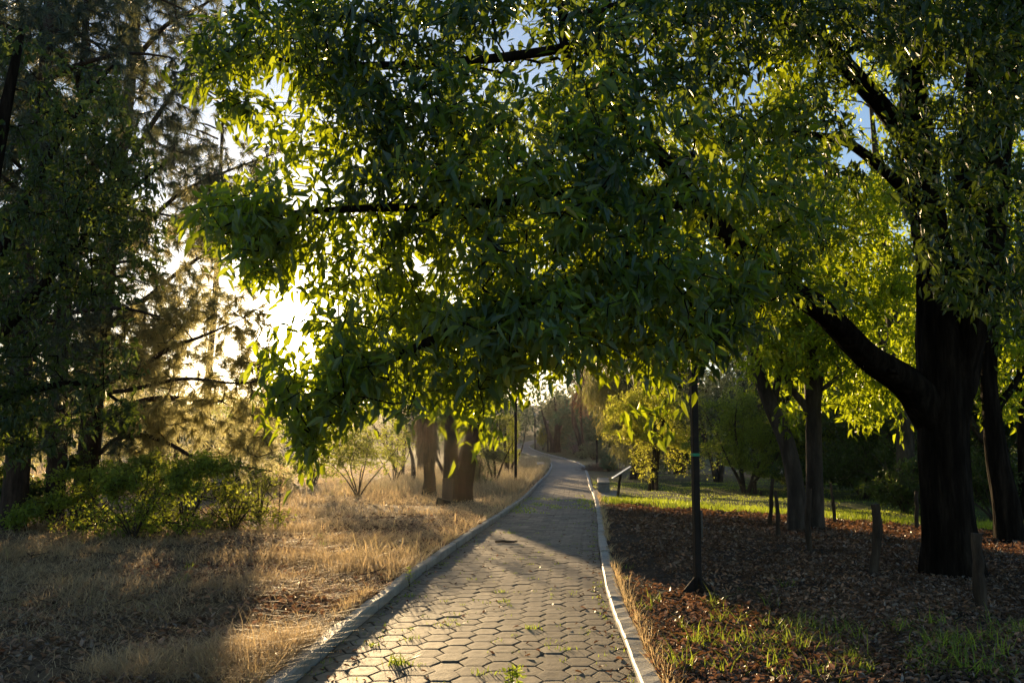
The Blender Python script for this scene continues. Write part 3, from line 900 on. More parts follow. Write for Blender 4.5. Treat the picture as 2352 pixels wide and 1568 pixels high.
# ---- tall tree behind the dark trunk, sunlit leaves against the sky
rng = RS(104)
b = np.array([11.5, 29.5, float(hground(11.5, 29.5))])
limbs = [(np.array([b + [0, 0, -.1], b + [.1, 0, 2], b + [0, .2, 5], b + [-.3, 0, 8.5], b + [-.5, 0, 12]]), np.array([.3, .26, .22, .15, .06])),
         (np.array([b + [0, 0, 4], b + [-1.8, -.5, 6.5], b + [-3.4, -1, 9.5], b + [-4.5, -1, 12]]), np.array([.14, .11, .08, .03])),
         (np.array([b + [0, 0, 3.4], b + [-2.6, .5, 4.6], b + [-4.6, .6, 6.2]]), np.array([.11, .08, .03])),
         (np.array([b + [0, .1, 5], b + [2, .5, 8], b + [3, .2, 11]]), np.array([.13, .1, .03]))]
tips = poly_tips([(1780, 960), (1720, 700), (1700, 350), (1800, -80), (2330, -120), (2400, 300), (2380, 800), (2250, 930), (2120, 950), (1980, 930)], 1150, 26, 34, rng, 1.3, .44, 6)
tree('tall_tree', 'tall tree behind the huge dark trunk, its crown yellow green against the sky', 'tree', b, limbs, tips, M['ash_lit'], M['bark'], rng,
     per=16, size=.2, ratio=.42, droop=.5, spread=.6, ksides=10, cull=True, cullx=.5, jitter=.16)

# ---- two trunks at the right edge
for i, (pts, lab) in enumerate([
        ([(2322, 1242), (2312, 1160), (2292, 1060), (2278, 950), (2272, 860), (2285, 720), (2310, 520)], 'rough trunk leaning left near the right edge, just right of the huge dark trunk'),
        ([(2362, 1205), (2358, 1100), (2352, 980), (2348, 880), (2350, 700), (2340, 500)], 'dark trunk cut off by the right edge of the view')]):
    rng = RS(110 + i)
    b = ground(*pts[0]); D = b[1]
    lp = np.array([b + [0, 0, -.1]] + [P(x, y, D) for x, y in pts[1:]])
    limbs = [(lp, np.linspace(.26 - .06 * i, .08, len(lp))),
             (np.array([lp[3], lp[3] + [.5, .2, .5], lp[3] + [1.1, .3, 1.3]]), np.array([.09, .07, .03]))]
    c = lp[-1]
    tips = np.concatenate([lobe_tips([(c + [0, 0, .3], (2.0, 2, 1.8), 1), (c + [.3, .5, -1.5], (1.6, 1.6, 1.3), .7)], 260, rng, .8, .42, 7 + i),
                           poly_tips([(2240, 960), (2260, 760), (2352, 720), (2400, 900), (2330, 960)], 60, D, D + 2, rng)])
    tree('edge_tree', lab, 'tree', b, limbs, tips, M['ash_lit'], M['barkdark'], rng, per=12, size=.15, ratio=.42, droop=.6, spread=.4, ksides=14, rough=.16, jitter=.1)

# ---- twin trunk tree left of the path
rng = RS(120)
b = ground(1062, 1152); D = b[1]
limbs = [(np.array([P(1036, 1158, D), P(1036, 1120, D), P(1036, 1040, D), P(1037, 970, D), P(1040, 880, D), P(1030, 760, D + .3), P(1010, 640, D + .5)]), np.array([.31, .255, .22, .21, .19, .14, .06])),
         (np.array([P(1066, 1160, D), P(1067, 1120, D), P(1078, 1050, D), P(1095, 985, D), P(1112, 925, D), P(1125, 820, D - .3), P(1170, 650, D - .5), P(1240, 450, D - .5), P(1290, 280, D - .5)]), np.array([.34, .275, .245, .235, .21, .17, .14, .1, .05])),
         (np.array([P(1040, 860, D), P(980, 780, D + 1), P(930, 700, D + 1.5)]), np.array([.13, .1, .04])),
         (np.array([P(1110, 900, D), P(1180, 830, D + .5), P(1250, 760, D + .8)]), np.array([.13, .1, .04]))]
tips = np.concatenate([poly_tips([(860, 940), (840, 780), (900, 640), (1080, 560), (1260, 600), (1330, 760), (1280, 900), (1150, 930), (1000, 960)], 330, D - 3, D + 4, rng, 1.0, .43, 8),
                       poly_tips([(960, 520), (1010, 330), (1150, 180), (1400, 170), (1600, 260), (1650, 480), (1500, 640), (1250, 620), (1100, 560)], 1000, D - 3, D + 4, rng, 1.1, .44, 28)])  # upper crown raised out of sight to shade the leaves in front
tree('twin_trunk_tree', 'tree with two stout trunks from one base on the left verge of the path', 'tree', b, limbs, tips, M['ash'], M['barkdark'], rng,
     per=16, size=.16, ratio=.4, droop=.5, spread=.5, ksides=14, rough=.14, cull=True, jitter=.14)

# ================================================================== PINES ON THE LEFT
rng = RS(130)
D = 23.5
b = np.array([*P(193, 1180, D)[:2], 0]); b[2] = float(hground(b[0], b[1]))
lp = [b + [0, 0, -.1], P(196, 1120, D), P(204, 1030, D), P(214, 940, D), P(228, 800, D), P(250, 600, D), P(280, 350, D), P(310, 60, D), P(330, -250, D)]
limbs = [(np.array(lp), np.array([.31, .27, .25, .235, .21, .18, .15, .12, .06])),
         (np.array(pp((228, 1042, D), (262, 1012, D - .3), (300, 1000, D - .5), (345, 1003, D - .7), (395, 1022, D - .8), (440, 1048, D - .9), (480, 1064, D - 1), (560, 1072, D - 1), (625, 1082, D - 1))), np.array([.06, .062, .06, .056, .05, .045, .036, .028, .012])),
         (np.array(pp((222, 970, D), (270, 945, D + .2), (330, 920, D + .3), (390, 914, D + .4), (450, 918, D + .4), (510, 922, D + .4))), np.array([.1, .09, .078, .065, .055, .04])),
         (np.array(pp((228, 880, D), (310, 850, D - .5), (390, 800, D - .8), (470, 770, D - 1), (560, 730, D - 1))), np.array([.08, .065, .05, .035, .012])),
         (np.array(pp((236, 760, D), (330, 690, D + .5), (430, 610, D + .9), (520, 560, D + 1), (600, 540, D + 1))), np.array([.08, .065, .05, .03, .012])),
         (np.array(pp((250, 600, D), (330, 520, D + .3), (420, 440, D + .4), (530, 390, D + .5), (640, 350, D + .5))), np.array([.08, .065, .05, .03, .012])),
         (np.array(pp((270, 430, D), (340, 300, D - .3), (410, 190, D - .5), (470, 60, D - .6))), np.array([.08, .065, .045, .02])),
         (np.array(pp((300, 150, D), (380, 60, D), (470, 10, D), (540, -40, D))), np.array([.07, .055, .035, .012])),
         (np.array(pp((240, 700, D), (150, 620, D), (60, 560, D - .4), (-40, 520, D - .6))), np.array([.08, .065, .05, .02])),
         (np.array(pp((270, 420, D), (180, 330, D), (90, 260, D - .4), (0, 200, D - .6))), np.array([.08, .065, .05, .02])),
         (np.array(pp((215, 905, D), (300, 895, D - .9), (420, 870, D - 1.5), (540, 880, D - 1.7), (640, 870, D - 1.8))), np.array([.06, .05, .04, .025, .01])),
         (np.array(pp((205, 1090, D), (300, 1088, D - .3), (350, 1100, D - .5), (385, 1125, D - .6))), np.array([.035, .03, .025, .012]))]
tips = np.concatenate([
    poly_tips([(-20, -60), (500, -60), (520, 80), (440, 300), (520, 420), (480, 620), (420, 800), (330, 900), (200, 900), (-20, 700)], 2100, D - 2.2, D + 2.2, rng, .9, .41, 9),
    poly_tips([(420, 300), (560, 330), (680, 330), (640, 440), (560, 560), (480, 620), (430, 500)], 130, D - 1, D + 1.5, rng, .7, .5, 10),
    poly_tips([(300, 720), (500, 660), (600, 640), (640, 850), (640, 940), (500, 900), (330, 880)], 300, D - 2, D + 1, rng, .7, .47, 11),
    poly_tips([(380, 560), (520, 600), (600, 680), (570, 780), (600, 860), (560, 960), (400, 900), (340, 700)], 90, D - 2, D + 2.5, rng, .8, .47, 45),
    poly_tips([(250, 930), (480, 900), (640, 940), (640, 1080), (580, 1100), (380, 1110), (250, 1060)], 420, D - 1.6, D + 1.2, rng, .6, .44, 12)])
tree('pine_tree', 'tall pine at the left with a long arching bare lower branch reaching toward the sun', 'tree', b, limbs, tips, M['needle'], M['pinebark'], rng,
     per=46, size=.26, kind='needle', wid=.013, ksides=14, rough=.2, cull=True, cullx=.9, sag=-.05, thin=.006, crown='crown', second=(lambda t_: (t_[:, 0] > -8.6) & (t_[:, 2] < 7.5), M['sunlit_needle']))

for i, (pxb, D, rr, lab, pol, nt) in enumerate([
        (122, 21.0, .2, 'second pine from the sun, its dark trunk left of the arching branch', [(-60, -60), (330, -60), (300, 300), (260, 700), (200, 1000), (60, 1040), (-60, 900)], 1000),
        (30, 19.5, .24, 'black pine trunk nearest the left edge of the view', [(-260, -60), (160, -60), (150, 500), (140, 950), (30, 1050), (-200, 1000)], 800),
        (470, 37.0, .16, 'hazy slender pine farther back, rising between the tall pine and the sun', [(360, -60), (560, -60), (560, 160), (600, 420), (560, 620), (470, 700), (380, 600), (330, 300)], 380)]):
    rng = RS(140 + i)
    b = np.array([*P(pxb, 1150, D)[:2], 0]); b[2] = float(hground(b[0], b[1]))
    hgt = 13 if i < 2 else 17
    lp = np.array([b + [0, 0, -.1], b + [.05, 0, 1.5], b + [-.05, .1, 4], b + [.15, 0, 8], b + [.2, 0, hgt]])
    limbs = [(lp, rr * np.array([1.15, .95, .85, .65, .2]))]
    for k in range(16 if i < 2 else 12):
        z = rng.uniform(2.2 if i < 2 else 6, hgt - 1); a = rng.uniform(0, 2 * PI); L = rng.uniform(1.6, 3.2)
        dv = np.array([math.cos(a), math.sin(a), 0])
        o = b + [0.05, 0, z]
        limbs.append((np.array([o, o + dv * L * .35 + [0, 0, .35], o + dv * L * .7 + [0, 0, .45], o + dv * L + [0, 0, .3]]), np.array([.05, .04, .03, .012]) * (rr / .2)))
    tips = poly_tips(pol, nt, D - 2.5, D + 2.5, rng, 1.0, .45, 13 + i)
    tree('pine_tree', lab, 'tree', b, limbs, tips, M['needle'], M['pinebark'], rng, per=44, size=.28, kind='needle', wid=.014 if i < 2 else .016, ksides=10, rough=.2, cull=True, cullx=.9, sag=-.05, thin=.006)

# ---- dark broadleaf tree hanging in front of the pines at the far left
rng = RS(150)
b = np.array([-8.4, 14.5, 0.]); b[2] = float(hground(b[0], b[1]))
D = 14.5
limbs = [(np.array([b + [0, 0, -.1], b + [.1, 0, 1.6], b + [.3, .1, 3.4], b + [.5, .2, 5.5], b + [.8, .3, 8]]), np.array([.24, .2, .17, .13, .05])),
         (np.array([b + [.2, 0, 2.4], P(60, 700, D), P(180, 560, D), P(300, 440, D), P(370, 380, D)]), np.array([.1, .08, .06, .04, .015])),
         (np.array([b + [.2, 0, 2.0], P(60, 900, D), P(190, 880, D), P(290, 930, D)]), np.array([.07, .055, .035, .015])),
         (np.array([b + [.4, .1, 3.6], P(80, 420, D), P(180, 250, D), P(260, 150, D)]), np.array([.09, .07, .05, .02]))]
tips = np.concatenate([poly_tips([(-160, 60), (80, 80), (250, 160), (330, 330), (400, 420), (370, 640), (250, 720), (120, 760), (-160, 800)], 620, 12.5, 16.5, rng, .8, .47, 17),
                       poly_tips([(-160, 760), (150, 780), (330, 780), (320, 980), (200, 1010), (80, 1060), (-160, 1080)], 320, 12.5, 16.5, rng, .7, .5, 18),
                       poly_tips([(220, 330), (330, 320), (380, 400), (330, 460), (240, 450)], 36, 13, 15.5, rng)])
tree('dark_broadleaf_tree', 'dark broadleaf tree at the left edge, its leaves hanging in front of the pines', 'tree', b, limbs, tips, M['dark'], M['barkdark'], rng,
     per=13, size=.12, ratio=.4, droop=.5, spread=.36, ksides=12, rough=.14, cull=True, cullx=.7, jitter=.08)

# ================================================================== MIDDLE DISTANCE
def shrub(name, label, cat, px, py, D, w, h, n, per, size, ratio, leafm, seed, stems=5, lobes=None, clump=.5, thr=.42, kind='leaf', bark='bark', low=.15,
          stem_r=.03, cull=True, group=None, droop=.15, wid=.01, shell=.4, cullx=1.0, depth=None, off=(0, 0)):
    rng = RS(seed)
    if D is None:
        b = ground(px, py)
    else:
        q = P(px, py, D); b = np.array([q[0], q[1], float(hground(q[0], q[1]))])
    dp = depth or w
    limbs = []
    for k in range(stems):
        a = 2 * PI * (k + rng.rand() * .6) / stems; rr = rng.uniform(.15, .42)
        e = b + [math.cos(a) * w * rr + off[0], math.sin(a) * dp * rr, h * rng.uniform(.55, .9)]
        m = (b + e) / 2 + rng.normal(0, .06 * h, 3) + [0, 0, .08 * h]
        s = b + [math.cos(a) * stem_r * 1.5, math.sin(a) * stem_r * 1.5, -.04]
        limbs.append((np.array([s, b * .62 + m * .38 + [0, 0, .02], m, e]), stem_r * np.array([1.2, 1, .7, .25])))
    if lobes is None:
        lobes = []
        for k in range(6):
            a = rng.uniform(0, 2 * PI); r = rng.uniform(0, .26)
            z = rng.uniform(low + .15, .82)
            lobes.append((b + [math.cos(a) * w * r + off[0] * z, math.sin(a) * dp * r, h * z], (w * rng.uniform(.2, .32), dp * rng.uniform(.2, .32), h * rng.uniform(.14, .24)), 1))
    else:
        lobes = [(b + np.array(c), r, wt) for c, r, wt in lobes]
    tips = lobe_tips(lobes, n, rng, clump, thr, seed % 50, shell)
    tips = tips[tips[:, 2] > b[2] + .04]
    return tree(name, label, cat, b, limbs, tips, leafm, M[bark], rng, per=per, size=size, ratio=ratio, droop=droop, spread=.25 * max(1, size / .1), ksides=8, rough=.1, kind=kind,
                cull=cull, group=group, wid=wid, thin=.004, sag=.05, jitter=size * .6, rmax=stem_r * .8, cullx=cullx)


# small trees and shrubs between the pine and the twin trunks
shrub('young_tree', 'young yellow green tree with several thin stems on the sunny dry grass', 'tree', 822, 1140, None, 4.2, 2.4, 900, 13, .1, .5, M['young'], 201, 6, stem_r=.024, low=.2, cullx=.3)
shrub('young_tree', 'small young green tree just left of the shaggy yucca', 'tree', 905, 1118, 46, 3.0, 2.7, 420, 12, .11, .5, M['young'], 202, 4, stem_r=.03, low=.3, cullx=.4)
shrub('bare_shrub', 'leafless grey shrub with many upright stems behind the young tree', 'shrub', 722, 1110, 44, 2.4, 2.2, 200, 2, .05, .4, M['mauve'], 203, 11, stem_r=.03, cull=True)
shrub('leafy_shrub', 'low green shrub in the sun glare behind the tall weed', 'shrub', 660, 1105, 43, 4.0, 2.4, 260, 11, .12, .5, M['young'], 204, 5)
shrub('olive_shrub', 'grey green olive-like shrub between the twin trunks and the lamp post', 'shrub', 1137, 1112, 47, 3.2, 3.2, 420, 12, .09, .3, M['grey'], 205, 4, stem_r=.05, low=.25, cullx=.7)
shrub('olive_shrub', 'taller grey green tree behind the lamp post on the left verge', 'tree', 1165, 1090, 62, 4.6, 5.2, 420, 12, .13, .32, M['grey'], 206, 4, stem_r=.07, low=.2, cullx=.7)
shrub('weeping_shrub', 'drooping olive coloured shrub against the right side of the twin trunks', 'shrub', 1103, 1125, 41, 1.6, 1.7, 220, 10, .16, .14, M['yucca'], 207, 3, droop=.9)

shrub('verge_tree', 'soft green small tree on the far left verge before the second bench', 'tree', 1150, 1075, 78, 4.5, 4.2, 420, 12, .17, .42, M['young'], 208, 4, stem_r=.06, low=.05, cull=False, clump=.7)
shrub('verge_tree', 'blue green rounded tree on the far left verge near the distant bench', 'tree', 1128, 1060, 100, 7, 6.0, 520, 12, .24, .42, M['grey'], 209, 4, stem_r=.08, low=.03, cull=False, clump=1.0)
shrub('verge_tree', 'dark green tree where the far path disappears on the left', 'tree', 1165, 1030, 135, 6, 8.0, 480, 12, .3, .42, M['bush'], 214, 4, stem_r=.1, low=.05, cull=False, clump=1.2)
# tall flower spikes left of the lamp post
for k, (px, h_) in enumerate([(1168, 3.0), (1176, 3.3), (1184, 2.8)]):
    p = P(px, 1095, 56); b = np.array([p[0], p[1], float(hground(p[0], p[1]))])
    rng = RS(215 + k)
    tips = np.stack([rng.normal(b[0], .09, 60), rng.normal(b[1], .09, 60), rng.uniform(b[2] + .9, b[2] + h_, 60)], 1)
    tree('flower_spike', ['pale flower spike, shortest-looking and leftmost of three beyond the lamp post', 'pale flower spike, tallest and middle one of three beyond the lamp post', 'pale flower spike, rightmost of three beyond the lamp post'][k], 'plant',
         b, [(np.array([b, b + [.02, 0, h_ * .5], b + [0, 0, h_]]), np.array([.04, .03, .012]))], tips, M['young'], M['bark'], rng, per=8, size=.12, ratio=.4, droop=-.5, ksides=6, group='flower spikes', jitter=.03)

# shaggy yucca: trunk, dead leaf skirt, green head
rng = RS(220)
b = ground(982, 1150); D = b[1] + 3.0
p = P(985, 1140, D); b = np.array([p[0], p[1], float(hground(p[0], p[1]))])
e = empty('yucca_tree', b, 'shaggy yucca with a brown skirt of dead leaves behind the twin trunks', 'tree')
limbs = [(np.array([b + [0, 0, -.1], b + [.02, 0, .6], b + [-.05, 0, 1.6], b + [-.15, 0, 3.3]]), np.array([.3, .2, .18, .16]))]
v, q = limb_mesh(limbs, 12, .2, 7)
mesh_np('trunk', v, [q], M['barkdark'], e, b, smooth=True)


def strap_leaves(n, z0, z1, length, wid, down, rad):
    a = rng.uniform(0, 2 * PI, n); z = rng.uniform(z0, z1, n)
    dv = np.stack([np.cos(a), np.sin(a), np.zeros(n)], 1)
    pos = b + np.array([-.08, 0, 0]) + dv * rad + np.stack([0 * z, 0 * z, z], 1)
    dn = down * rng.uniform(.7, 1.3, n)
    ax = unit(dv * .65 + np.stack([0 * dn, 0 * dn, -dn], 1) + rng.normal(0, .12, (n, 3)))
    nr = unit(dv + np.array([0, 0, .6]) + rng.normal(0, .2, (n, 3)))
    L = length * rng.uniform(.6, 1.2, n)
    v, q = leaf_arrays(pos, ax, nr, L, wid * np.ones(n), .15, .3 if down > 0 else .1)
    return v, q, np.repeat(rng.rand(n), 6)


v, q, va = strap_leaves(620, 1.75, 3.1, .8, .045, 1.5, .2)
mesh_np('dead_leaf_skirt', v, [q], M['skirt'], e, b, var=va)
v, q, va = strap_leaves(260, 3.0, 3.5, .95, .05, -.35, .1)
mesh_np('crown', v, [q], M['yucca'], e, b, var=va)

# narrow leafless trunk left of the yucca
shrub('grey_sapling', 'thin grey sapling trunk standing left of the shaggy yucca', 'tree', 952, 1122, 46, 1.8, 3.4, 90, 10, .12, .4, M['grey'], 230, 1, stem_r=.11, low=.6)

# ---- right of the path, far to near
shrub('dark_conifer', 'dense blue green conifer where the path climbs out of sight', 'tree', 1318, 1050, 118, 6.0, 7.8, 650, 12, .32, .25, M['conifer'], 240, 1, stem_r=.2, low=.05, cull=False, clump=1.1)
shrub('dark_conifer', 'second blue green conifer, lower, spreading to the right of the first', 'tree', 1376, 1052, 112, 7, 5.2, 520, 12, .3, .25, M['conifer'], 241, 1, stem_r=.18, low=.05, cull=False, clump=1.1)
shrub('rusty_tree', 'tree with rust coloured dying foliage above the conifers', 'tree', 1340, 1050, 104, 5.5, 11.5, 520, 12, .24, .2, M['rusty'], 242, 3, stem_r=.16, low=.42, cull=False, clump=1.0, thr=.46)
shrub('mauve_bush', 'rounded mauve grey twiggy bush below the conifers', 'bush', 1325, 1058, 108, 4.0, 2.6, 480, 8, .16, .12, M['mauve'], 243, 8, low=.0, cull=False, clump=.6)
shrub('green_bush', 'low wide green bush in front of the mauve bush', 'bush', 1364, 1072, 98, 4.8, 1.9, 480, 10, .14, .4, M['grey'], 244, 8, low=.0, cull=False, clump=.6)
shrub('green_bush', 'small dark bush beside the brush pile', 'bush', 1398, 1085, 68, 2.4, 1.2, 200, 10, .13, .4, M['conifer'], 245, 6, low=.0, cull=False)
shrub('verge_bush', 'yellowish bush under the farther lamp post at the bend', 'bush', 1247, 1053, 135, 2.2, 3.4, 260, 10, .2, .4, M['young'], 246, 5, cull=False)
shrub('bare_tree', 'dark leaning trunk with thin foliage at the bend of the path', 'tree', 1275, 1040, 125, 5, 8, 220, 8, .3, .4, M['grey'], 247, 3, stem_r=.3, low=.5, cull=False, clump=1.2)
shrub('golden_tree', 'tall weeping tree with tan gold feathery foliage right of the path', 'tree', 1462, 1098, 55, 5.4, 8.6, 1900, 16, .3, .08, M['golden'], 250, 2, stem_r=.18, low=.02, droop=1.6, clump=.9, thr=.42, cull=True, cullx=.3,
      lobes=[((-1.7, 0, 6.9), (1.5, 1.4, 1.6), 1.3), ((-.2, .3, 7.2), (1.6, 1.4, 1.6), 1), ((-1.75, 0, 4.9), (1.3, 1.3, 1.3), 1.1), ((-.3, .2, 4.8), (1.6, 1.4, 1.5), 1.1), ((-1.0, 0, 3.2), (1.25, 1.3, 1.1), 1), ((.3, 0, 2.9), (1.3, 1.3, 1.2), .9), ((-.25, 0, 1.7), (1.2, 1.2, .9), .9), ((.7, 0, 1.3), (1.1, 1.1, .9), .8)])
shrub('bright_tree', 'bushy tree with small glittering yellow leaves beside the tilted information board', 'tree', 1500, 1112, 42, 4.4, 5.2, 1900, 16, .085, .55, M['bright'], 251, 3, stem_r=.1, low=.1, clump=.55, thr=.42, cull=True, cullx=.45, shell=.45,
      lobes=[((-.9, -.3, 3.2), (1.25, 1.2, 1.0), 1.2), ((-1.3, 0, 2.3), (1.0, 1.0, .45), .9), ((-.2, -.4, 1.9), (1.1, 1.1, .8), 1.1), ((.1, 0, 3.6), (1.4, 1.2, 1.1), 1), ((1.0, .2, 2.2), (1.0, 1.1, .9), .7), ((-.4, -.5, .95), (.7, .7, .6), .7), ((1.3, .4, 1.2), (.7, .8, .6), .25)])
shrub('green_tree', 'dull green bushy tree between the near lamp post and the curved trunk', 'tree', 1712, 1128, 40, 6.6, 4.4, 1350, 15, .1, .4, M['bush'], 252, 6, stem_r=.06, low=.02, clump=.5, thr=.47, cull=True, cullx=.5, shell=.5,
      lobes=[((0, 0, 1.4), (2.6, 1.8, 1.0), 1.3), ((-.6, 0, 2.6), (1.9, 1.5, 1.0), 1), ((.9, 0, 2.3), (1.8, 1.5, 1.0), 1), ((-2.1, 0, 1.2), (1.0, 1.0, .9), .6), ((2.3, 0, 3.2), (.9, .9, .7), .35), ((-1.6, 0, 3.5), (.8, .8, .7), .3), ((.1, 0, 3.6), (1.3, 1.2, .8), .6)])
shrub('grey_tree', 'tall grey green loose tree behind the near lamp post', 'tree', 1650, 1105, 52, 8, 8.5, 1000, 12, .15, .25, M['grey'], 253, 5, stem_r=.09, low=.12, clump=1.0, thr=.44, cull=False)
# shaded wood on the right
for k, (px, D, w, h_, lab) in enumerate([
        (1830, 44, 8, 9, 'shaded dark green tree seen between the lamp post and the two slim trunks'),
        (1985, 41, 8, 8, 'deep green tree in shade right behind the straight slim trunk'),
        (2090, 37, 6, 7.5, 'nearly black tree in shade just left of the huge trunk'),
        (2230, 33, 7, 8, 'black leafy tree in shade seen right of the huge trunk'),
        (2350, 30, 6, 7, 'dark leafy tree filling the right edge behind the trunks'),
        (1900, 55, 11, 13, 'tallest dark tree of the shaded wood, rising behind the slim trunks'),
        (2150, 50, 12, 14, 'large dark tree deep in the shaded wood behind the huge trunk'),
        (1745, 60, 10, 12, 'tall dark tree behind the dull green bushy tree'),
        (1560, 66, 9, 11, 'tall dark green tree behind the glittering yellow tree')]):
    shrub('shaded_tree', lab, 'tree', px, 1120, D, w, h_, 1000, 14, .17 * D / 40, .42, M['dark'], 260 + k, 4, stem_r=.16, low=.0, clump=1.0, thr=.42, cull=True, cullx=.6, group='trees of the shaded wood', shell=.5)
shrub('dark_bush', 'bluish dark bush on the edge of the lawn left of the huge trunk', 'bush', 2080, 1178, 27, 3.2, 1.9, 480, 12, .09, .4, M['dark'], 280, 7, low=.0, cull=True, cullx=.5)
shrub('dark_bush', 'wide dark bush behind the straight slim trunk, closing the lawn', 'bush', 1985, 1150, 35, 8, 3.2, 900, 13, .12, .42, M['dark'], 282, 8, low=.0, clump=.7)
shrub('dark_bush', 'wide dark bush closing the lawn directly behind the huge trunk', 'bush', 2180, 1165, 31, 7, 3.4, 900, 13, .11, .42, M['dark'], 283, 8, low=.0, clump=.7)
shrub('dark_bush', 'dark green bush filling the gap behind the curved slim trunk', 'bush', 1830, 1130, 43, 8, 3.0, 800, 13, .13, .42, M['bush'], 284, 8, low=.0, clump=.7)
shrub('dark_bush', 'dark low bush between the two right edge trunks', 'bush', 2290, 1190, 24, 3.6, 2.0, 420, 12, .09, .4, M['dark'], 281, 7, low=.0)

# ---- trees added behind the overhanging leaves to cast shade on path and litter
for k, (x, y, w, h_, lab) in enumerate([
        (-6.5, 58, 8, 9.5, 'dense green tree added for shade beyond the twin trunks, behind the hanging leaves'),
        (-3.1, 50, 6, 8.5, 'dense green tree added for shade close behind the twin trunks'),
        (-19, 73, 8, 5.5, 'hazy low green tree far off under the sun'),
        (-10.5, 86, 9, 13, 'tall hazy tree added for shade far beyond the shaggy yucca')]):
    b = np.array([x, y, float(hground(x, y))])
    q = (b[0] / y * F + CXP)
    shrub('shade_tree', lab, 'tree', q, 1080, y, w, h_, 800, 14, .22, .42, M['ash_lit'], 290 + k, 3, stem_r=.085, low=.22, clump=1.1, thr=.4, cull=True, cullx=1.0, group='shade trees added beyond the twin trunks', shell=.5)

# far wood closing the view
rng = RS(300)
tips = []
for k in range(260):
    a = rng.uniform(-34, 34) if k < 170 else rng.uniform(-2, 12); d = rng.uniform(120, 240) if k < 170 else rng.uniform(110, 215)
    x = d * math.tan(math.radians(a)); z0 = float(hground(x, d))
    if abs(x - cx(d)) < 5.5: continue
    hmax = 12 + 5 * rng.rand()
    az = math.degrees(SAZ)
    if abs(a - az) < 7: hmax = min(hmax, 6.0 - z0 * .6)
    if k >= 170: hmax = min(hmax, 7 + 2 * rng.rand())
    if hmax < 2: hmax = 2
    n = 90
    dd = unit(rng.normal(0, 1, (n, 3))) * (rng.rand(n) ** .5)[:, None]
    tips.append(np.array([x, d, z0 + hmax * .5]) + dd * np.array([4.5, 4.5, hmax * .5]))
tips = np.concatenate(tips)
pos, ax, nr, L, W, var = leaves_at(tips, unit(rng.normal(0, 1, tips.shape)), 5, .8, .45, .3, rng, .8, .5)
v, q = leaf_arrays(pos, ax, nr, L, W)
tag(mesh_np('distant_woods', v, [q], M['grey'], var=np.repeat(var, 6)), 'hazy distant wood closing the view beyond the park', 'woods', kind='stuff')

# ================================================================== BUSHES AND WEEDS LEFT
for k, (px, py, w, h_, n, m, lab) in enumerate([
        (50, 1200, 3.4, 1.5, 1250, 'dark', 'dark low bush at the left edge below the black pine trunk'),
        (185, 1222, 3.0, 1.4, 1250, 'bush', 'dark green bush below the second pine trunk'),
        (305, 1236, 2.5, 1.5, 1250, 'bush', 'green bush with sunlit sprigs under the arching pine branch'),
        (425, 1222, 2.3, 1.6, 1000, 'young', 'brightest sunlit leafy bush in the row under the pine'),
        (535, 1222, 2.1, 1.25, 900, 'young', 'green bush at the right end of the row beside the tall weed')]):
    g_ = np.random.RandomState(800 + k)
    lob = [((g_.uniform(-.42, .42) * w, g_.uniform(-.5, .6), h_ * z), (w * g_.uniform(.16, .26), .45, h_ * g_.uniform(.14, .24)), 1) for z in (.06, .08, .1, .12, .15, .2, .25, .3, .4, .45, .55, .65, .75, .85)]
    shrub('bush', lab, 'bush', px, py, None, w, h_, n, 12, .075, .5, M[m], 310 + k, 9, lobes=lob, clump=.28, thr=.4, low=.0, stem_r=.013, cull=True, cullx=.45, group='bushes in front of the pines', depth=1.6, shell=.6)
# hazy young pines filling the gap under the sun
for k, (px, D, h_, w, lab) in enumerate([(400, 33, 3.6, 4.4, 'bushy golden lit pine seen under the arching branch'), (545, 36, 2.7, 4.4, 'bushy golden lit pine right under the sun'), (270, 38, 6.5, 6, 'hazy bushy pine behind the tall pine trunk'), (110, 34, 5.5, 6, 'dim bushy pine between the two dark trunks at the left')]):
    q = P(px, 1100, D); b = np.array([q[0], q[1], float(hground(q[0], q[1]))])
    rng = RS(340 + k)
    limbs = [(np.array([b + [0, 0, -.1], b + [.05, 0, h_ * .5], b + [0, .1, h_]]), np.array([.11, .08, .02]))]
    tips = lobe_tips([(b + [g1 * w * .3, g2, h_ * z], (w * .26, .8, h_ * .16), 1) for z, g1, g2 in ((.12, -1, 0), (.15, 1, .3), (.2, 0, -.4), (.35, -.8, .2), (.4, .9, 0), (.5, 0, .2), (.62, -.5, 0), (.68, .5, .1), (.85, 0, 0))], 300, rng, .7, .45, 30 + k, .6)
    tree('bushy_pine', lab, 'tree', b, limbs, tips, M['sunlit_needle'], M['pinebark'], rng, per=34, size=.3, kind='needle', wid=.018, ksides=8, cull=True, cullx=.7, thin=.006, group='bushy pines behind the bush row')
rng = RS(330)
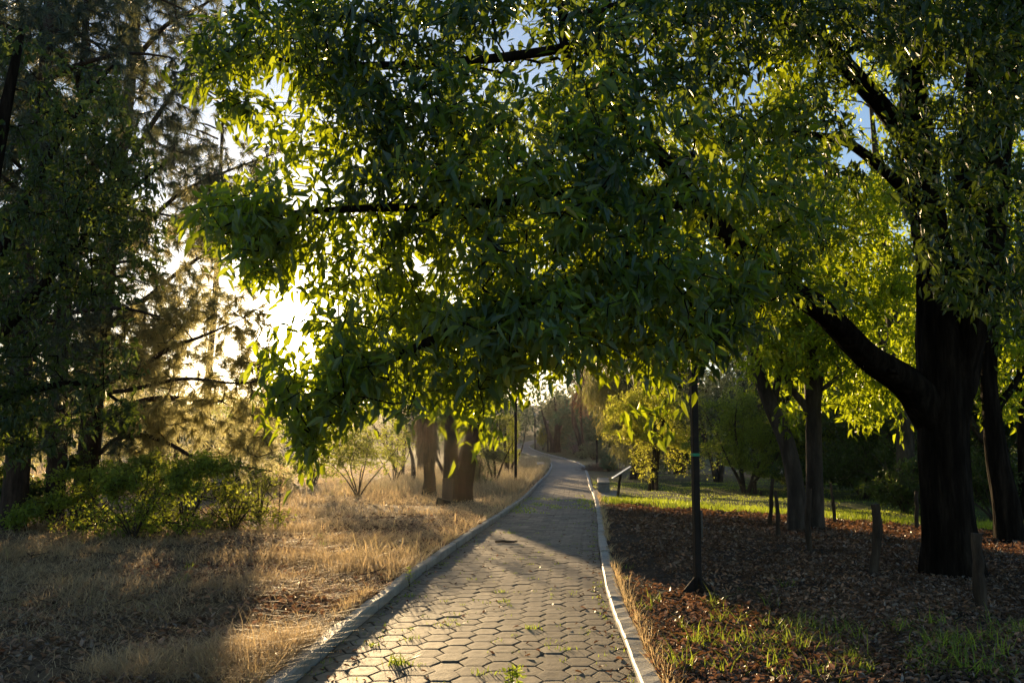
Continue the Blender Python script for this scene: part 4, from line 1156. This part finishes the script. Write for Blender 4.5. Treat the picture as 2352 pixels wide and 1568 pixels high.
for k, (px, py, h_, lab) in enumerate([(597, 1212, 1.35, 'tall spindly backlit weed with fuzzy seed heads at the end of the bush row'),
                                      (640, 1195, 1.5, 'thin dry weed stalk right of the spindly backlit weed')]):
    b = ground(px, py)
    limbs = []; tips = []
    for s in range(9 if k == 0 else 3):
        a = rng.uniform(0, 2 * PI); r = rng.uniform(.05, .34) * (1 if k == 0 else .5)
        e_ = b + [math.cos(a) * r, math.sin(a) * r, h_ * rng.uniform(.6, 1)]
        limbs.append((np.array([b, b + [math.cos(a) * r * .4, math.sin(a) * r * .4, h_ * .45], e_]), np.array([.008, .006, .003])))
        for t in np.linspace(.3, 1, 12):
            tips.append(b + (e_ - b) * t + rng.normal(0, .05, 3))
    tree('tall_weed', lab, 'weed', b, limbs, np.array(tips), M['straw'] if k else M['young'], M['stake'], rng, per=7, size=.035, ratio=.5, droop=.1, spread=.1, ksides=6, jitter=.02, thin=.0025, rmax=.004)


# ================================================================== GRASS AND FALLEN LEAVES
def blades(pos, h, w, rng, lean=.45, wind=(0, 0)):
    n = len(pos)
    a = rng.uniform(0, 2 * PI, n); dv = np.stack([np.cos(a), np.sin(a), np.zeros(n)], 1)
    sd = np.stack([-np.sin(a + rng.normal(0, .6, n)), np.cos(a), np.zeros(n)], 1); sd = unit(sd)
    ln = (h * lean * rng.uniform(.2, 1.6, n))[:, None]
    H = h[:, None] * np.array([0, 0, 1.0]); W = (w * .5)[:, None]
    m = pos + H * .55 + dv * ln * .35
    t = pos + H * rng.uniform(.8, 1.0, n)[:, None] + dv * ln * 1.1 + np.array([wind[0], wind[1], 0]) * h[:, None]
    v = np.stack([pos - sd * W, pos + sd * W, m + sd * W * .8, m - sd * W * .8, t], 1).reshape(-1, 3)
    b = (np.arange(n) * 5)[:, None]
    return v, b + np.array([0, 1, 2, 3]), b + np.array([3, 2, 4])


def scatter(n, d0, d1, side_, rng, x_extra=1.5, power=1.0):
    """points on one side of the path, denser near the viewer"""
    u = rng.rand(n)
    y = d0 * (d1 / d0) ** (u ** power)
    lim = .56 * y + x_extra
    if side_ < 0:
        x1 = cx(y) - 1.30; x0 = -lim
    else:
        x0 = cx(y) + 1.34; x1 = lim
    x = x0 + (x1 - x0) * rng.rand(n)
    k = x1 > x0
    return x[k], y[k]


# dry straw grass on the left
rng = RS(401)
x, y = scatter(190000, 5.2, 75, -1, rng)
dens = fbm(x * .55, y * .55, 0, 21, 3)
lit_ = litter_amount(x, y)
keep = rng.rand(len(x)) < np.clip((dens - .36) * 4.5, .05, 1) * (1 - .75 * lit_) * np.clip(fbm(x * 2.6, y * 2.6, 0, 33, 2) * 3 - .9, .15, 1)
x, y, dens = x[keep], y[keep], dens[keep]
hh = (.05 + .36 * np.clip(dens - .25, 0, 1) ** 1.3) * np.where(rng.rand(len(x)) < .06, 1.7, 1) * np.clip(rng.lognormal(0, .4, len(x)), .3, 2.2) * np.clip(.75 + y / 60, .75, 1.3)
hh *= np.where(litter_amount(x, y) > .4, .6, 1)
ww = .0055 * np.clip(y / 8, .8, 4.5) * rng.uniform(.7, 1.3, len(x))
v, q, t3 = blades(np.stack([x, y, hground(x, y) - .01], 1), hh, ww, rng, 1.5)
vr = np.clip(.75 * fbm(x * .9, y * .9, 0, 55, 2) + .5 * rng.rand(len(x)) - .12, 0, .92)
green = (fbm(x * .5, y * .5, 0, 91, 2) > .64) & (rng.rand(len(x)) < .55) | (rng.rand(len(x)) < .02)
vr = np.where(green, 1.0, vr)
# flattened old stalks lying in the grass
x2, y2 = scatter(90000, 5.2, 45, -1, rng)
k2 = rng.rand(len(x2)) < np.clip((fbm(x2 * .8, y2 * .8, 0, 63, 2) - .3) * 3, .1, 1)
x2, y2 = x2[k2], y2[k2]
v2, q2, t2_ = blades(np.stack([x2, y2, hground(x2, y2) + rng.rand(len(x2)) * .06], 1), rng.uniform(.02, .09, len(x2)), .005 * np.clip(y2 / 7, .8, 4), rng, 3.2)
v = np.concatenate([v, v2]); q = np.concatenate([q, q2 + len(v) - len(v2)]); t3 = np.concatenate([t3, t2_ + len(v) - len(v2)])
vr = np.concatenate([vr, rng.uniform(.1, .92, len(x2))])
tag(mesh_np('dry_grass', v, [q, t3], M['straw'], var=np.repeat(vr, 5)), 'golden dry grass covering the left verge', 'grass', kind='stuff')

# wisps leaning over both kerbs
rng = RS(411)
y = 5.0 * 8 ** rng.rand(5200); sg = np.where(rng.rand(len(y)) < .68, -1, 1)
k = fbm(y * .9, sg * 3.0, 0, 71, 3) > .45
y, sg = y[k], sg[k]
x = cx(y) + sg * (1.37 + np.abs(rng.normal(0, .05, len(y))) - .03)
v, q, t3 = blades(np.stack([x, y, hground(x, y)], 1), rng.uniform(.06, .2, len(x)), .005 * np.clip(y / 7, .8, 4), rng, 1.1)
tag(mesh_np('kerb_grass', v, [q, t3], M['straw'], var=np.repeat(np.where(rng.rand(len(x)) < .2, 1., rng.rand(len(x)) * .9), 5)), 'dry wisps of grass leaning over the kerbs', 'grass', kind='stuff')

# pale tall grass on the far left verge
rng = RS(402)
y = rng.uniform(36, 95, 26000); x = cx(y) - 1.45 - rng.rand(len(y)) ** 1.5 * 7
hh = rng.uniform(.2, .75, len(x)) * (.6 + .8 * fbm(x * .5, y * .4, 0, 23, 2))
v, q, t3 = blades(np.stack([x, y, hground(x, y) - .02], 1), hh, .018 * rng.uniform(.7, 1.4, len(x)), rng, .5)
tag(mesh_np('pale_grass', v, [q, t3], M['pale'], var=np.repeat(rng.rand(len(x)), 5)), 'pale feathery tall grass along the far left kerb', 'grass', kind='stuff')

# lawn on the right
rng = RS(403)
x, y = scatter(150000, 15, 62, 1, rng)
la = lawn_amount(x, y)
band = np.exp(-((y - (32.5 - (x - 2.7) * 1.7)) / 3.2) ** 2)
patch = fbm(x * .4, y * .4, 0, 25, 3)
keep = rng.rand(len(x)) < la * np.clip(band + (patch - .42) * 3, .1, 1)
x, y, band = x[keep], y[keep], band[keep]
hh = (.05 + .14 * band) * rng.uniform(.6, 1.5, len(x))
ww = .004 * np.clip(y / 8, 1, 6) * rng.uniform(.7, 1.3, len(x))
v, q, t3 = blades(np.stack([x, y, hground(x, y) - .01], 1), hh, ww, rng, .5)
vr = np.clip(rng.rand(len(x)) * .8 + (1 - band) * .3 * rng.rand(len(x)), 0, 1)
tag(mesh_np('lawn_grass', v, [q, t3], M['lawn'], var=np.repeat(vr, 5)), 'bright green grass strip beyond the leaf litter on the right', 'grass', kind='stuff')

# green tufts in the right foreground
rng = RS(404)
cl = []
for k in range(130):
    px = rng.uniform(1560, 2000) if k < 85 else rng.uniform(2050, 2352)
    py = rng.uniform(1425, 1580) if k < 85 else rng.uniform(1440, 1580)
    if k < 85 and rng.rand() < .25: px, py = rng.uniform(1490, 1900), rng.uniform(1330, 1560)
    cl.append((px, py, rng.uniform(.5, 1.5), rng.randint(3, 20)))
for q_ in [(1440, 1305, .5, 10), (1430, 1330, .5, 8), (1465, 1400, .6, 10), (430, 1310, 1.0, 10), (420, 1340, 1.2, 12), (735, 1240, .9, 30), (745, 1255, .8, 30), (230, 1240, 1.2, 14), (180, 1250, 1.2, 14)]:
    cl.append(q_)
pos = []; hh = []
for px, py, s, n in cl:
    g = ground(px, py)
    p_ = g + np.stack([rng.normal(0, .045, n), rng.normal(0, .045, n), np.zeros(n)], 1)
    pos.append(p_); hh.append(rng.uniform(.07, .2, n) * s)
pos = np.concatenate(pos); hh = np.concatenate(hh)
v, q, t3 = blades(pos, hh, .008 * rng.uniform(.6, 1.4, len(pos)), rng, 1.15)
tag(mesh_np('green_grass', v, [q, t3], M['tuft'], var=np.repeat(rng.rand(len(pos)), 5)), 'scattered green grass blades sprouting through the fallen leaves', 'grass', kind='stuff')


def fallen(name, x, y, label, seed, s0, s1, lift=.045):
    rng = RS(seed)
    n = len(x)
    pos = np.stack([x, y, hground(x, y) + rng.rand(n) * lift + .004], 1)
    a = rng.uniform(0, 2 * PI, n)
    ax = unit(np.stack([np.cos(a), np.sin(a), rng.normal(.12, .42, n)], 1))
    nr = unit(rng.normal(0, .7, (n, 3)) + np.array([0, 0, 1]))
    L = rng.uniform(s0, s1, n) * np.clip(y / 14, 1, 1.7)
    v, q = leaf_arrays(pos, ax, nr, L, L * rng.uniform(.32, .55, n), .35, rng.uniform(-.3, .5, n)[:, None])
    vr = np.clip(rng.rand(n) ** 1.25 + .3 * np.clip((15 - y) / 4, 0, 1) * (np.abs(x - cx(y)) < 5) * rng.rand(n), 0, 1)  # leaves near the path brighter, the sunlit strip put into their colour
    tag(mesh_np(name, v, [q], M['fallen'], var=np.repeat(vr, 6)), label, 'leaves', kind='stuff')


rng = RS(405)
x, y = scatter(190000, 5.0, 36, 1, rng)
k = rng.rand(len(x)) < litter_amount(x, y) * np.clip((fbm(x * .9, y * .9, 0, 29, 2) - .22) * 3, .25, 1)
k &= ~(((x - cx(y)) < 2.0) & (y > 10.5) & (rng.rand(len(x)) < .75))
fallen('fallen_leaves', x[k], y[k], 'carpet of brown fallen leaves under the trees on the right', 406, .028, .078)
rng = RS(407)
x, y = scatter(70000, 5.0, 34, -1, rng)
k = rng.rand(len(x)) < np.clip(litter_amount(x, y), .05, 1)
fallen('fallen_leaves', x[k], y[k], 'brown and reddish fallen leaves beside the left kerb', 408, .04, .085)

rng = RS(409)
n = 420
y = 5.2 * 6.5 ** rng.rand(n); o_ = rng.uniform(-1.17, 1.17, n); o_ = np.where(rng.rand(n) < .6, np.sign(o_) * (1.19 - np.abs(rng.normal(0, .12, n))), o_)
pos = np.stack([cx(y) + o_, y, hbase(y) + .012 + rng.rand(n) * .01], 1)
a = rng.uniform(0, 2 * PI, n); ax = unit(np.stack([np.cos(a), np.sin(a), rng.normal(0, .15, n)], 1)); nr = unit(rng.normal(0, .25, (n, 3)) + [0, 0, 1])
L = rng.uniform(.03, .075, n); v, q = leaf_arrays(pos, ax, nr, L, L * .42, .3, .3)
tag(mesh_np('fallen_leaves', v, [q], M['fallen'], var=np.repeat(rng.rand(n), 6)), 'few dry leaves blown onto the pavers and along the kerbs', 'leaves', kind='stuff')

# ================================================================== WEEDS AND STICKS ON THE PATH
def weed(px, py, n, hgt, label, seed, leafy=False, wid=.009):
    rng = RS(seed)
    X, Yd = flat(px, py)
    b = np.array([X, Yd, float(hbase(Yd))])
    e = empty('weed', b, label, 'weed', 'weeds growing between the pavers')
    if leafy:
        t = rng.rand(n); a = rng.uniform(0, 2 * PI, n)
        pos = b + np.stack([rng.normal(0, .03, n), rng.normal(0, .03, n), t * hgt], 1)
        ax = unit(np.stack([np.cos(a), np.sin(a), rng.uniform(.1, .9, n)], 1)); nr = unit(rng.normal(0, .5, (n, 3)) + [0, 0, 1])
        L = rng.uniform(.03, .06, n)
        v, q = leaf_arrays(pos, ax, nr, L, L * .45)
        mesh_np('foliage', v, [q], M['tuft'], e, b, var=np.repeat(rng.rand(n), 6))
        mb = MB()
        for s in range(4):
            o = rng.normal(0, .02, 2)
            mb.tube([(0, 0, -.005), (o[0], o[1], hgt * .5), (o[0] * 2, o[1] * 2, hgt)], [.003, .0025, .0015], 5)
        mb.build('stem', M['stake'], e)
    else:
        pos = b + np.stack([rng.normal(0, .05, n), rng.normal(0, .03, n), np.full(n, -.005)], 1)
        v, q, t3 = blades(pos, hgt * rng.uniform(.4, 1.1, n), np.full(n, wid), rng, .7)
        mesh_np('foliage', v, [q, t3], M['tuft'], e, b, var=np.repeat(rng.rand(n), 5))


weed(1178, 1572, 110, .17, 'bushy bright green weed at the bottom middle of the path', 501, True)
weed(922, 1510, 55, .1, 'wide green grass clump on the lower left of the path', 502)
weed(946, 1340, 26, .22, 'tall thin weed standing beside the left kerb', 503, True)
weed(940, 1362, 26, .06, 'flat spreading weed at the foot of the tall thin one', 504)
weed(870, 1470, 24, .06, 'small tuft near the left kerb below the clump', 505)
weed(1038, 1425, 22, .06, 'small tuft left of the path middle', 506)
weed(1222, 1432, 30, .07, 'grass tuft right of the path middle', 507)
weed(1150, 1352, 20, .06, 'yellowish tuft in the centre of the sunlit pavers', 508)
weed(1155, 1375, 14, .07, 'tiny sprout just below the yellowish centre tuft', 509)
weed(950, 1455, 18, .05, 'little tuft directly above the wide grass clump', 510)
weed(1177, 1222, 18, .08, 'tuft beside the stick where shade begins', 511)
weed(1108, 1530, 16, .06, 'small sprout left of the bushy bright weed', 512)
weed(1290, 1478, 16, .05, 'sparse tuft near the right part of the path', 513)
weed(1085, 1325, 14, .05, 'sparse tuft among the far sunlit pavers', 514)
# low weeds across the path near the bench: uncountable speckle
rng = RS(520)
n = 1500
yy = rng.uniform(27, 38, n); xx = cx(yy) + rng.uniform(-1.2, 1.2, n)
kk = fbm(xx * 1.2, yy * .5, 0, 88, 2) > .5
xx, yy = xx[kk], yy[kk]
v, q, t3 = blades(np.stack([xx, yy, hbase(yy)], 1), rng.uniform(.02, .06, len(xx)), np.full(len(xx), .03), rng, .8)
tag(mesh_np('path_moss', v, [q, t3], M['lawn'], var=np.repeat(rng.rand(len(xx)), 5)), 'low green growth across the pavers near the bench', 'moss', kind='stuff')

rng = RS(521)
cl = []
for k in range(260):
    y0 = 5.4 * 4.5 ** rng.rand(); o0 = rng.uniform(-1.15, 1.15)
    if rng.rand() < .35: o0 = np.sign(o0) * rng.uniform(1.1, 1.19)
    n = rng.randint(2, 9)
    cl.append(np.stack([cx(y0) + o0 + rng.normal(0, .03, n), y0 + rng.normal(0, .03, n), np.full(n, hbase(y0) - .004)], 1))
cl = np.concatenate(cl)
v, q, t3 = blades(cl, rng.uniform(.012, .045, len(cl)), .006 * np.clip(cl[:, 1] / 8, .8, 2), rng, 1.0)
tag(mesh_np('joint_moss', v, [q, t3], M['tuft'], var=np.repeat(rng.rand(len(cl)), 5)), 'tiny green sprigs in the joints of the pavers', 'moss', kind='stuff')
# fallen twigs in the litter and dry grass
n = 620
y0 = 5.2 * 5 ** rng.rand(n); sg = np.where(rng.rand(n) < .6, 1, -1); o0 = 1.5 + rng.rand(n) * (.5 * y0)
x0 = cx(y0) + sg * o0; a = rng.uniform(0, 2 * PI, n); L = rng.uniform(.06, .3, n)
c0 = np.stack([x0, y0, hground(x0, y0) + rng.uniform(.015, .05, n)], 1)
dv = np.stack([np.cos(a), np.sin(a), rng.normal(0, .12, n)], 1) * L[:, None]
v, qd = prisms(c0 - dv, c0 + dv, rng.uniform(.003, .009, n), rng.uniform(.002, .005, n), 5)
tag(mesh_np('fallen_twigs', v, [qd], M['stake']), 'thin broken twigs lying in the leaf litter and grass', 'twigs', kind='stuff')

X, Yd = flat(1163, 1243)
o = MB(); o.tube([(-.2, 0, .03), (-.05, .02, .035), (.1, -.01, .03), (.2, .01, .035)], [.018, .022, .02, .012], 7)
st = o.build('stick', M['stake'], None, True); st.location = (X, Yd, float(hbase(Yd)) - .006)
tag(st, 'short dark stick lying across the pavers at the shade line', 'stick')

# ================================================================== LAMP POSTS
def lamp(px, py, D, hgt, label, detail=False, head=True, w=.075):
    if D is None:
        b = ground(px, py)
    else:
        q = P(px, py, D); b = np.array([q[0], q[1], float(hground(q[0], q[1]))])
    e = empty('lamp_post', b, label, 'lamp post', 'lamp posts along the path')
    m = MB(); m.box((0, 0, hgt / 2), (w, w, hgt), rz=.25, bev=.008); m.build('pole', M['metal'], e)
    m = MB(); m.box((0, 0, .012), (.4, .4, .02), rz=.25, bev=.004); m.build('base_plate', M['metal'], e)
    for k in range(4):
        a = .25 + k * PI / 2
        c, s = math.cos(a), math.sin(a)
        g = MB()
        t = .006
        r0, r1 = w / 2 + .001, .19
        def q3(r, z, tt): return (c * r - s * tt, s * r + c * tt, z)
        pts = [q3(r0, .023, -t), q3(r1, .023, -t), q3(r1, .04, -t), q3(r0, .2, -t), q3(r0, .023, t), q3(r1, .023, t), q3(r1, .04, t), q3(r0, .2, t)]
        g.add(pts, [[0, 1, 2, 3], [7, 6, 5, 4], [0, 4, 5, 1], [1, 5, 6, 2], [2, 6, 7, 3], [3, 7, 4, 0]])
        g.build('gusset', M['metal'], e)
    if detail:
        m = MB(); m.box((0, 0, 1.545), (w + .006, w + .006, .035), rz=.25, bev=.004); m.build('tape_band', M['tape'], e)
        m = MB(); m.box((w / 2 + .01, -.012, .78), (.022, .06, .3), rz=.25, bev=.004); m.build('junction_cover', M['cover'], e)
    if head:
        z = hgt
        m = MB()
        def ring(r, zz): return [(r * x, r * y, zz) for x, y in ((1, 1), (-1, 1), (-1, -1), (1, -1))]
        m.add(ring(.09, z) + ring(.09, z + .04), [[3, 2, 1, 0], [4, 5, 6, 7]] + [[i, (i + 1) % 4, 4 + (i + 1) % 4, 4 + i] for i in range(4)])
        m.add(ring(.2, z + .385) + ring(.215, z + .41) + ring(.05, z + .5), [[3, 2, 1, 0], [8, 9, 10, 11]] + [[r * 4 + i, r * 4 + (i + 1) % 4, r * 4 + 4 + (i + 1) % 4, r * 4 + 4 + i] for r in (0, 1) for i in range(4)])
        for x, y in ((1, 1), (-1, 1), (-1, -1), (1, -1)):
            m.tube([(x * .085, y * .085, z + .03), (x * .187, y * .187, z + .39)], [.01, .01], 4)
        ln = m.build('lantern', M['metal'], e)
        m = MB(); m.add(ring(.072, z + .042) + ring(.17, z + .383), [[3, 2, 1, 0], [4, 5, 6, 7]] + [[i, (i + 1) % 4, 4 + (i + 1) % 4, 4 + i] for i in range(4)])
        m.build('pane', M['lampglass'], ln)
    return e


lamp(1603, 1366, None, 4.55, 'near square lamp post with green tape, rising into the leaves', True)
lamp(1184.5, 1122, 46, 4.6, 'slim black lamp post right of the twin trunks on the left verge', w=.11)
lamp(1229, 1047, 140, 4.6, 'far lamp post with its pale lantern showing at the bend', w=.16)
lamp(1258.5, 1047, 128, 3.6, 'farthest lamp post, shorter, right of the one with the pale lantern', w=.16)
lamp(1371, 1079, 72, 2.1, 'short black post beside the brush pile on the right', head=False, w=.12)

# ================================================================== STAKES
def stake(px, py, pxt, pyt, r, label, seed, bend=0.0, taper=.9, square=False):
    rng = RS(seed)
    b = ground(px, py); D = b[1]
    t = P(pxt, pyt, D)
    H = t - b
    e = empty('stake', b, label, 'stake', 'wooden stakes in the leaf litter')
    n = 9
    pts = []; rad = []
    for i in range(n):
        u = i / (n - 1)
        pts.append(H * u + np.array([bend * math.sin(u * PI) + rng.normal(0, .006), rng.normal(0, .006), 0]) + (np.array([0, 0, -.06]) if i == 0 else 0))
        rad.append(r * (1 - (1 - taper) * u) * (1 + rng.uniform(-.08, .1) + (.22 if rng.rand() < .18 else 0)))
    p, rr = resample(pts, rad, .04)
    v, q = tube_np(p, rr, 10, .12, seed)
    k = 10
    end = np.arange((len(p) - 1) * k, len(p) * k)[None, :]
    mesh_np('shaft', v, [q, end], M['stake'], e, (0, 0, 0), smooth=False)


stake(1769, 1213, 1774, 1099, .045, 'tall pale stake left of the knotty one before the curved trunk', 601, .0)
stake(1787, 1236, 1781, 1127, .038, 'thin dark knotty stake just right of the tall pale one', 602, .02)
stake(1858, 1268, 1859, 1121, .05, 'flat topped stake standing in front of the straight slim trunk', 603, -.02)
stake(1917, 1205, 1907, 1109, .035, 'crooked thin stake on the grass right of the slim trunks', 604, .02)
stake(2001, 1322, 2010, 1157, .055, 'bent dark stake with a wide top left of the huge trunk', 605, .05, 1.1)
stake(2106, 1219, 2106, 1128, .04, 'straight pale stake on the grass edge beside the huge trunk', 606, 0, 1.0)
stake(2255, 1404, 2241, 1224, .055, 'nearest dark stake in front of the huge trunk base', 607, .0, .95)
stake(1735, 1134, 1732, 1104, .09, 'short thick stump on the far lawn', 608, 0, .95)
stake(1747, 1136, 1749, 1126, .05, 'tiny stub beside the short thick stump', 609, 0, 1)

# board and cut stump at the twin trunks
b = ground(1030, 1153) - np.array([0, .45, 0]); b[2] = float(hground(b[0], b[1]))
m = MB(); m.box((0, 0, .36), (.34, .05, .8), ry=.04, bev=.008)
o = m.build('board', M['board']); o.location = b; tag(o, 'upright weathered wooden board leaning at the foot of the twin trunks', 'board')
rng = RS(610)
b2 = ground(1020, 1158); b2[1] -= .3
e = empty('tree_stump', b2, 'low cut stump on the left side of the twin trunks', 'stump')
p, r = resample(np.array([[0, 0, -.05], [0, 0, .08], [.02, 0, .17]]), np.array([.27, .22, .2]), .06)
v, q = tube_np(p, r, 14, .15, 6)
mesh_np('trunk', v, [q], M['barkdark'], e, (0, 0, 0), smooth=True)
top_ = v[-14:]
mesh_np('cut_face', np.vstack([top_ + [0, 0, .002]]), [np.arange(14)[None, :]], M['board'], e, (0, 0, 0))

# ================================================================== BENCHES
def bench(px, py, D, L, label, w=.46, h=.48, rz=0.0, tilt=.03):
    if D is None: b = ground(px, py)
    else:
        q = P(px, py, D); b = np.array([q[0], q[1], float(hground(q[0], q[1]))])
    e = empty('concrete_bench', b, label, 'bench', 'concrete benches beside the path')
    e.rotation_euler = (tilt, 0, rz)
    t = .09
    m = MB(); m.box((0, L / 2, h - t / 2), (w, L, t), bev=.025); m.build('seat', M['concrete'], e)
    for yy in (t / 2 + .012, L - t / 2 - .012):
        m = MB(); m.box((0, yy, (h - t) / 2 - .02), (w - .01, t, h - t + .036), bev=.012); m.build('leg', M['concrete'], e)
    return e


bench(1387, 1136, None, 2.0, 'nearest grey concrete bench beside the right kerb', tilt=.062, rz=-.075)
bench(1243, 1074, 68, 1.8, 'pale concrete bench in the tall grass at the bend', w=.5, tilt=.07)
bench(1190, 1042, 118, 2.0, 'small distant grey bench left of the far path', w=.8, h=.6, tilt=.05)
# slab under the near bench
g = ground(1390, 1139)
m = MB(); m.box((0, 1.1, .0), (.95, 2.6, .05), bev=.01); o = m.build('paving_slab', M['concrete']); o.location = (g[0] + .05, g[1] - .25, g[2] + .005); o.rotation_euler = (.045, 0, -.075)
tag(o, 'thin concrete slab under the nearest bench', 'slab')

# ================================================================== INFORMATION BOARD
b = ground(1417, 1150); D = b[1]
e = empty('information_board', b, 'tilted information board on a slanted wooden post, seen edge on', 'sign')
tp = P(1426, 1088, D) - b
m = MB()
p, r = resample(np.array([[0, 0, -.06], tp * .5, tp]), np.array([.045, .045, .042]), .2)
m.tube(p, r, 4); m.build('post', M['stake'], e)
p1 = P(1407, 1098.5, D) - b; p2 = P(1449, 1071.5, D) - b
mid = (p1 + p2) / 2; d = p2 - p1; L = np.linalg.norm(d); an = math.atan2(d[2], d[0])
m = MB(); m.box(mid + np.array([0, 0, .012]), (L, .5, .03), ry=-an, rz=0, bev=.006); m.build('panel', M['signface'], e)
m = MB(); m.box(mid - np.array([math.sin(-an), 0, math.cos(an)]) * .022, (L * .8, .06, .025), ry=-an, bev=.004); m.build('bracket', M['metal'], e)

# ================================================================== BRUSH PILE
rng = RS(700)
q = P(1382, 1082, 70); b = np.array([q[0], q[1], float(hground(q[0], q[1]))])
n = 900
c = rng.normal(0, 1, (n, 3)) * np.array([.55, .5, .2]); c[:, 2] = np.abs(c[:, 2]) + 0.02
c[:, 2] = np.minimum(c[:, 2], .75 * np.exp(-(c[:, 0] ** 2 + c[:, 1] ** 2) / .8))
d = unit(rng.normal(0, 1, (n, 3)) * np.array([1, 1, .35])) * rng.uniform(.15, .4, n)[:, None]
v, qd = prisms(b + c - d, b + c + d, np.full(n, .014), np.full(n, .009), 4)
v[:, 2] = np.maximum(v[:, 2], b[2] - .03)
o = mesh_np('brush_pile', v, [qd], M['brush'], None, b)
tag(o, 'low heap of dry brushwood beside the short black post', 'brush pile')

# ================================================================== HAZE ADDED FOR THE VEIL OF GLARE AROUND THE SUN
hm, nt, nd, lk = new_mat('veil_haze')
vs_ = nd.new('ShaderNodeVolumeScatter'); vs_.inputs['Color'].default_value = (1, .95, .86, 1); vs_.inputs['Density'].default_value = .00014; vs_.inputs['Anisotropy'].default_value = .8
lk.new(vs_.outputs[0], nd.new('ShaderNodeOutputMaterial').inputs['Volume'])
m = MB(); m.box((0, 92, 8), (160, 170, 22)); ho = m.build('haze', hm)
tag(ho, 'thin golden haze added for the veil of glare around the sun', 'haze', kind='stuff')

# ================================================================== SKY, SUN, CAMERA
w = bpy.data.worlds.new('World'); scene.world = w
w.use_nodes = True
nt = w.node_tree; nt.nodes.clear(); nd = nt.nodes; lk = nt.links
sky = nd.new('ShaderNodeTexSky'); sky.sky_type = 'NISHITA'; sky.sun_disc = False
sky.sun_elevation = SEL; sky.sun_rotation = SAZ
sky.altitude = 1200; sky.air_density = 1.0; sky.dust_density = 1.0; sky.ozone_density = 2.0
bg = nd.new('ShaderNodeBackground'); bg.inputs['Strength'].default_value = .105
tint = nd.new('ShaderNodeMixRGB'); tint.blend_type = 'MULTIPLY'; tint.inputs[0].default_value = 1; tint.inputs[2].default_value = (1.0, .98, 1.0, 1)
lk.new(sky.outputs[0], tint.inputs[1]); lk.new(tint.outputs[0], bg.inputs['Color'])
# bright aureole of the low sun in the hazy air
geo = nd.new('ShaderNodeTexCoord')
dot = nd.new('ShaderNodeVectorMath'); dot.operation = 'DOT_PRODUCT'
lk.new(geo.outputs['Generated'], dot.inputs[0]); dot.inputs[1].default_value = tuple(SUN)
mxn = nd.new('ShaderNodeMath'); mxn.operation = 'MAXIMUM'; lk.new(dot.outputs['Value'], mxn.inputs[0]); mxn.inputs[1].default_value = 0
p1 = nd.new('ShaderNodeMath'); p1.operation = 'POWER'; lk.new(mxn.outputs[0], p1.inputs[0]); p1.inputs[1].default_value = 1500
p2 = nd.new('ShaderNodeMath'); p2.operation = 'POWER'; lk.new(mxn.outputs[0], p2.inputs[0]); p2.inputs[1].default_value = 110
m1 = nd.new('ShaderNodeMath'); m1.operation = 'MULTIPLY'; lk.new(p1.outputs[0], m1.inputs[0]); m1.inputs[1].default_value = 9
m2 = nd.new('ShaderNodeMath'); m2.operation = 'MULTIPLY_ADD'; lk.new(p2.outputs[0], m2.inputs[0]); m2.inputs[1].default_value = .55; lk.new(m1.outputs[0], m2.inputs[2])
bg2 = nd.new('ShaderNodeBackground'); bg2.inputs['Color'].default_value = (1, .9, .72, 1); lk.new(m2.outputs[0], bg2.inputs['Strength'])
add = nd.new('ShaderNodeAddShader'); lk.new(bg.outputs[0], add.inputs[0]); lk.new(bg2.outputs[0], add.inputs[1])
out = nd.new('ShaderNodeOutputWorld'); lk.new(add.outputs[0], out.inputs['Surface'])

sd = bpy.data.lights.new('sun', 'SUN'); sd.energy = 5.0; sd.angle = math.radians(.5); sd.color = (1, .7, .36)
so = bpy.data.objects.new('sun', sd); COL.objects.link(so)
so.rotation_mode = 'QUATERNION'; so.rotation_quaternion = Vector(SUN).to_track_quat('Z', 'Y')
so.location = (-20, 60, 30)

cd = bpy.data.cameras.new('camera'); cd.lens = 36 * F / 2352; cd.sensor_width = 36; cd.clip_start = .05; cd.clip_end = 2000
cd.dof.use_dof = True; cd.dof.focus_distance = 9.5; cd.dof.aperture_fstop = 5.0
co = bpy.data.objects.new('camera', cd); COL.objects.link(co)
co.location = (0, 0, HCAM); co.rotation_euler = (PI / 2 + PITCH, 0, 0)
scene.camera = co

scene.view_settings.view_transform = 'Standard'; scene.view_settings.look = 'None'
scene.view_settings.exposure = 0; scene.view_settings.gamma = 1
scene.render.engine = 'CYCLES'
c = scene.cycles
c.max_bounces = 6; c.diffuse_bounces = 3; c.glossy_bounces = 2; c.transmission_bounces = 4; c.transparent_max_bounces = 4; c.volume_bounces = 0
c.film_exposure = 2.1
c.use_denoising = True; c.sample_clamp_indirect = 6
c.caustics_reflective = False; c.caustics_refractive = False
